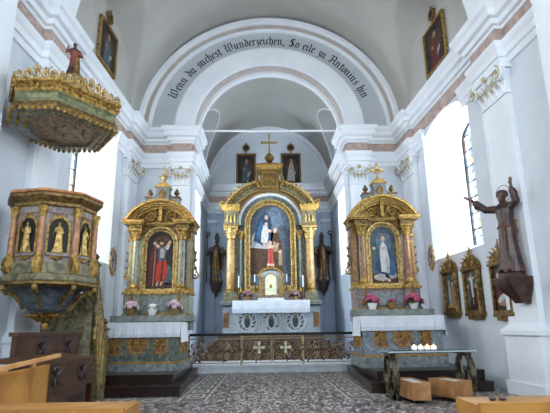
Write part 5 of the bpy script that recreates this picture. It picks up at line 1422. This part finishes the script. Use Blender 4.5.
# ================================================================== COMMUNION RAIL
def rail():
    t = thing('communion_rail', 'wrought iron communion rail with scrollwork and two cross gates across the chancel step', 'railing', (0, T-.02, .2))
    m = MB('iron_dark'); m.box(-2.39, 2.39, -.06, .06, .82, .87); m.box(-2.39, 2.39, -.045, .045, .80, .82); m.build('top_rail', t)
    m = MB('rail_bronze'); pass
    for s in (-1, 1):
        m = MB('rail_bronze'); x0, x1 = sorted((s*.87, s*2.39)); m.box(x0, x1, -.015, .015, .05, .075); m.box(x0, x1, -.012, .012, .70, .72); m.build('bottom_rail', t)
    for x in (-2.36, -.88, .88, 2.36):
        m = MB('rail_bronze'); m.box(x-.022, x+.022, -.022, .022, 0, .8); m.use('gold_dull').ball((x, 0, .4), .04, .03, .06); m.build('post', t)
    def scrolls(m, x0, x1, z0, z1, seed):
        rr = random.Random(seed); n = max(2, round((x1-x0)/.26)); st = (x1-x0)/n; zc = (z0+z1)/2
        for i in range(n):
            cx = x0+st*(i+.5); d = 1 if i % 2 else -1
            for sz in (-1, 1):
                m.use('rail_bronze'); m.tube(spiral(cx, zc+sz*(z1-z0)*.22, min(st*.46, (z1-z0)*.22), 1.7, R(90*sz), d*sz, 22, 0), .013, 5)
                m.tube([(cx-st*.5, 0, zc), (cx-st*.2, .004, zc+sz*.06), (cx+st*.2, -.004, zc+sz*(z1-z0)*.36), (cx+st*.5, 0, zc+sz*(z1-z0)*.45)], .009, 5)
                m.tube([(cx+st*.5, 0, zc+.02), (cx+st*.1, .006, zc+sz*.16), (cx-st*.3, .0, zc+sz*(z1-z0)*.42)], .008, 5)
            m.use('rail_rust')
            for q in range(6):
                a = rr.uniform(0, 6.28); px_, pz_ = cx+rr.uniform(-.5,.5)*st, z0+.04+(z1-z0-.1)*rr.random()**1.3
                leaf(m, (px_, -.01, pz_), (math.cos(a), 0, math.sin(a)), (0,-1,0), .11, .045, .008)
            m.use('gold_dull').ball((cx, -.012, zc), .028, .016, .028, 8, 5)
        m.use('rail_bronze'); k = int((x1-x0)/.06)
        for i in range(k): 
            c = x0+(i+.5)*(x1-x0)/k; m.tube([(c+.022*math.cos(b), 0, z1+.05+.022*math.sin(b)) for b in [j*math.pi/4 for j in range(8)]], .005, 4, closed=True)
    for x0, x1, sd in ((-2.33, -1.63, 1), (-1.6, -.91, 2), (.91, 1.6, 3), (1.63, 2.33, 4)):
        m = MB('rail_bronze'); scrolls(m, x0, x1, .09, .68, sd); m.build('scroll_panel', t)
    for s in (-1, 1):
        m = MB('rail_bronze'); x0, x1 = sorted((s*.012, s*.85))
        m.box(x0, x0+.02, -.014, .014, .05, .79); m.box(x1-.02, x1, -.014, .014, .05, .79); m.box(x0, x1, -.014, .014, .05, .075); m.box(x0, x1, -.014, .014, .70, .72); m.box(x0, x1, -.014, .014, .77, .79)
        g = m.build('gate_leaf', t)
        m = MB('rail_bronze'); scrolls(m, x0+.03, x1-.03, .09, .68, 10+s); m.build('scroll_panel', g)
        m = MB('door_gold_white'); cx = s*.375
        def arm(ang):
            c_, s_ = math.cos(ang), math.sin(ang); return [(cx+x*c_-z*s_, .47+x*s_+z*c_) for x, z in ((-.018,0),(.018,0),(.045,.16),(-.045,.16))]
        for q in range(4): m.prism(arm(q*math.pi/2), -.04, -.022)
        c = m.build('cross', g); c['label'] = 'pale gilt cross'
rail()

# ================================================================== CANDLE TABLE AND BOXES
def votive_table():
    t = thing('candle_table', 'glass topped candle table on bronze hoop legs before the right side altar', 'table', (2.65, 8.78, 0), R(2))
    m = MB('table_glass'); m.box(-.75, .75, -.30, .30, .767, .783); m.use('glass_edge'); m.box(-.755, .755, -.305, -.30, .765, .785); m.box(-.755, .755, .30, .305, .765, .785); m.box(-.755, -.75, -.30, .30, .765, .785); m.box(.75, .755, -.30, .30, .765, .785); m.build('glass_top', t)
    m = MB('bronze'); m.box(-.74, .74, -.28, -.25, .745, .765); m.box(-.74, .74, .25, .28, .745, .765); m.box(-.74, -.70, -.25, .25, .745, .765); m.box(.70, .74, -.25, .25, .745, .765); m.build('top_frame', t)
    for s in (-1, 1):
        x = s*.66; m = MB('bronze')
        N = 36; out = []
        for i in range(N):
            a = 2*math.pi*i/N; out.append([(x-.05, .33*math.cos(a), .375+.37*math.sin(a)), (x+.05, .33*math.cos(a), .375+.37*math.sin(a)), (x+.05, .295*math.cos(a), .375+.34*math.sin(a)), (x-.05, .295*math.cos(a), .375+.34*math.sin(a))])
        m.loft(out+out[:1], cap=False)
        for e in (-1, 1):
            m.tube([(x, e*.28, .02), (x, e*.16, .2), (x, e*.10, .375), (x, e*.16, .56), (x, e*.26, .74)], .022, 8)
        h = m.build('hoop_leg', t)
        m = MB('black_metal'); m.box(x-.05, x+.05, -.3, .3, 0, .02); m.build('foot', h)
    m = MB('black_metal'); m.box(-.6, .6, -.26, .26, .03, .05); m.box(-.68, .68, -.03, .03, .02, .05); m.build('shelf_rack', t)
    return t
votive_table()
def tray(loc, rz, w, d, h, label):
    t = thing('wooden_tray', label, 'box', loc, rz, 'wooden trays of paper under the candle table')
    m = MB('wood_box'); m.box(-w, w, -d, d, 0, .02); m.box(-w, w, -d, -d+.025, .02, h); m.box(-w, w, d-.025, d, .02, h); m.box(-w, -w+.025, -d+.025, d-.025, .02, h); m.box(w-.025, w, -d+.025, d-.025, .02, h); m.build('tray', t)
    return t
def papers(loc, rz, w, d, h, label):
    m = MB('paper')
    rr = random.Random(3)
    for i in range(6): m.M = Matrix.Rotation(rr.uniform(-.03, .03), 4, 'Z'); m.box(-w, w, -d, d, h*i/6+.0005, h*(i+1)/6)
    o = m.build('paper_stack', None); o.location = loc; o.rotation_euler = (0, 0, rz); tag(o, label, 'papers', 'paper stacks in the wooden trays')
tray((2.27, 8.52, .052), R(4), .15, .42, .27, 'left wooden tray under the candle table'); papers((2.27, 8.56, .074), R(4), .11, .3, .23, 'white papers in the left wooden tray under the candle table')
tray((2.92, 8.55, .052), R(22), .18, .32, .27, 'right wooden tray turned askew under the candle table'); papers((2.92, 8.57, .074), R(22), .13, .22, .23, 'white papers in the askew tray under the candle table')
m = MB('black_metal'); m.box(-.055, .055, -.12, .12, 0, .16); m.loft([[(-.055,-.12,.16),(.055,-.12,.16),(.055,.12,.16),(-.055,.12,.16)], [(-.04,-.1,.19),(.04,-.1,.19),(.04,.1,.19),(-.04,.1,.19)]]); m.box(-.03,.03,-.008,.008,.19,.2)
o = m.build('cash_box', None); o.location = (2.535, 8.74, .052); tag(o, 'black metal box between the two wooden trays', 'box')
for i, lb in enumerate(('leftmost of the four lit candles on the glass table', 'second from left of the four lit candles on the glass table', 'third from left of the four lit candles on the glass table', 'rightmost of the four lit candles on the glass table')):
    t = thing('votive_candle', lb, 'candle', (2.42+.115*i, 8.72+.01*(i % 2), .7855), 0, 'lit votive candles on the glass table')
    m = MB('pot_white'); m.lathe([(.045,0),(.052,.01),(.052,.03),(.046,.03),(.044,.02)], (0,0,0), 14); m.build('glass_cup', t)
    m = MB('candle_glow'); m.lathe([(.043,.02),(.043,.072),(.03,.078),(.01,.075)], (0,0,0), 14); m.ball((0,0,.09), .010, .010, .018, 8, 6); m.build('flame', t)

# ================================================================== PEWS AND STALLS
def pew_front(name, x0, x1, yb, label, zt=.86):
    t = thing(name, label, 'pew', ((x0+x1)/2, yb, 0)); w = (x1-x0)/2
    m = MB('wood_honey'); m.box(-w, w, -.26, .02, zt-.03, zt); m.box(-w, w, -.28, -.255, zt-.05, zt+.012); m.build('ledge', t)
    m = MB('wood_honey'); m.box(-w+.04, w-.04, -.02, .02, .1, zt-.03); m.build('front_panel', t)
    for s in (-1, 1):
        m = MB('wood_honey'); xx = s*(w-.02); m.box(xx-.02, xx+.02, -.3, .02, 0, zt-.03) if s else None; m.build('end_panel', t)
    m = MB('wood_dark'); m.box(-w+.04, w-.04, -.24, -.04, .16, .2); m.build('kneeler', t)
    return t
    return t
pew_front('pew_front', -4.3, -.80, 2.52, 'honey coloured pew front along the bottom edge left of the aisle')
q_ = pew_front('pew_front', .80, 4.3, 2.62, 'honey coloured pew front along the bottom edge right of the aisle', .84)
for k in range(2): MB('statue_dark').lathe([(.012,.84),(.02,.85),(.012,.868),(0,.87)], (-1.62+.05*k,-.12,0), 10).build('brass_knob', q_)
def honey_stall():
    t = thing('choir_desk', 'honey coloured wooden desk with a sloping book rest left of the aisle', 'desk', (-2.02, 0, 0), R(-2))
    m = MB('wood_honey'); m.box(-.05, 0, 2.9, 4.0, 0, .915); m.loft([[(-.05,2.9,.91),(0,2.9,.91),(0,2.9,.92),(-.05,2.9,.92)],[(-.05,4.0,.91),(0,4.0,.91),(0,4.0,.945),(-.05,4.0,.945)]]); m.box(-.055, .012, 2.9, 4.0, .0, .1); m.build('front_panel', t)
    m = MB('wood_honey'); m.box(-.42, -.0, 3.96, 4.0, 0, .9); m.build('end_panel', t)
    m = MB('wood_honey'); m.box(-.42, -.0, 2.9, 2.94, 0, .9); m.build('end_panel', t)
    m = MB('wood_light'); m.loft([[(-.05, y, z-.014), (-.09, y, z-.014), (-.09, y, z+.014), (-.05, y, z+.014)] for y, z in ((2.8, .91), (3.4, .955), (4.3, 1.0))]); m.box(-.08, -.06, 3.85, 3.9, .47, .97); m.build('book_rest', t)
    m = MB('wood_honey'); m.box(-.4, -.05, 2.94, 3.96, .45, .47); m.build('inner_shelf', t)
honey_stall()
def carved_badge(m, y, z, x, r=.1):
    m.use('wood_darkest').ball((x, y, z), .012, r, r, 12, 8); 
    for q in range(4):
        a = R(45+90*q); leaf(m, (x+.01, y+.02*math.cos(a), z+.02*math.sin(a)), (0, math.cos(a), math.sin(a)), (1,0,0), r*1.1, r*.35, .012)
def dark_stall():
    t = thing('choir_stall', 'dark wooden choir stall with carved badges below the pulpit', 'choir stall', (-2.52, 6.0, 0), R(-1.5))
    # desk, facing the aisle (+x)
    m = MB('wood_dark'); m.box(-.04, 0, -.78, .62, .0, .74); m.box(-.36, -.0, -.78, -.74, 0, .74); m.box(-.36, 0, .58, .62, 0, .74); m.build('desk_front', t)
    m = MB('wood_dark'); m.box(-.0, .05, -.82, .66, .56, .86); m.box(-.40, 0, -.82, .66, .74, .78); m.loft([[(.06, y, .84), (.06, y, .87), (-.42, y, .93), (-.42, y, .89)] for y in (-.84, .68)]); m.build('desk_top', t)
    for y in (-.42, .3):
        m = MB(); carved_badge(m, y, .71, .05, .11); m.build('badge', t)
        m = MB('wood_darkest'); m.box(0, .012, y-.2, y+.2, .1, .44); m.build('lower_panel', t)
    m = MB('wood_dark'); m.box(-.68, -.42, -.05, 1.9, .42, .46); m.build('seat', t)
    for y in (-.1, 1.9): m = MB('wood_dark'); m.box(-.72, -.42, y, y+.05, 0, .62); m.build('end_panel', t)
    m = MB('wood_dark'); m.box(-.76, -.70, .1, 2.0, 0, 1.16); m.box(-.78, -.66, .06, 2.04, 1.14, 1.19); m.build('backrest', t)
    for y in (.75, 1.6):
        m = MB(); carved_badge(m, y, .95, -.70, .13); m.build('badge', t)
dark_stall()
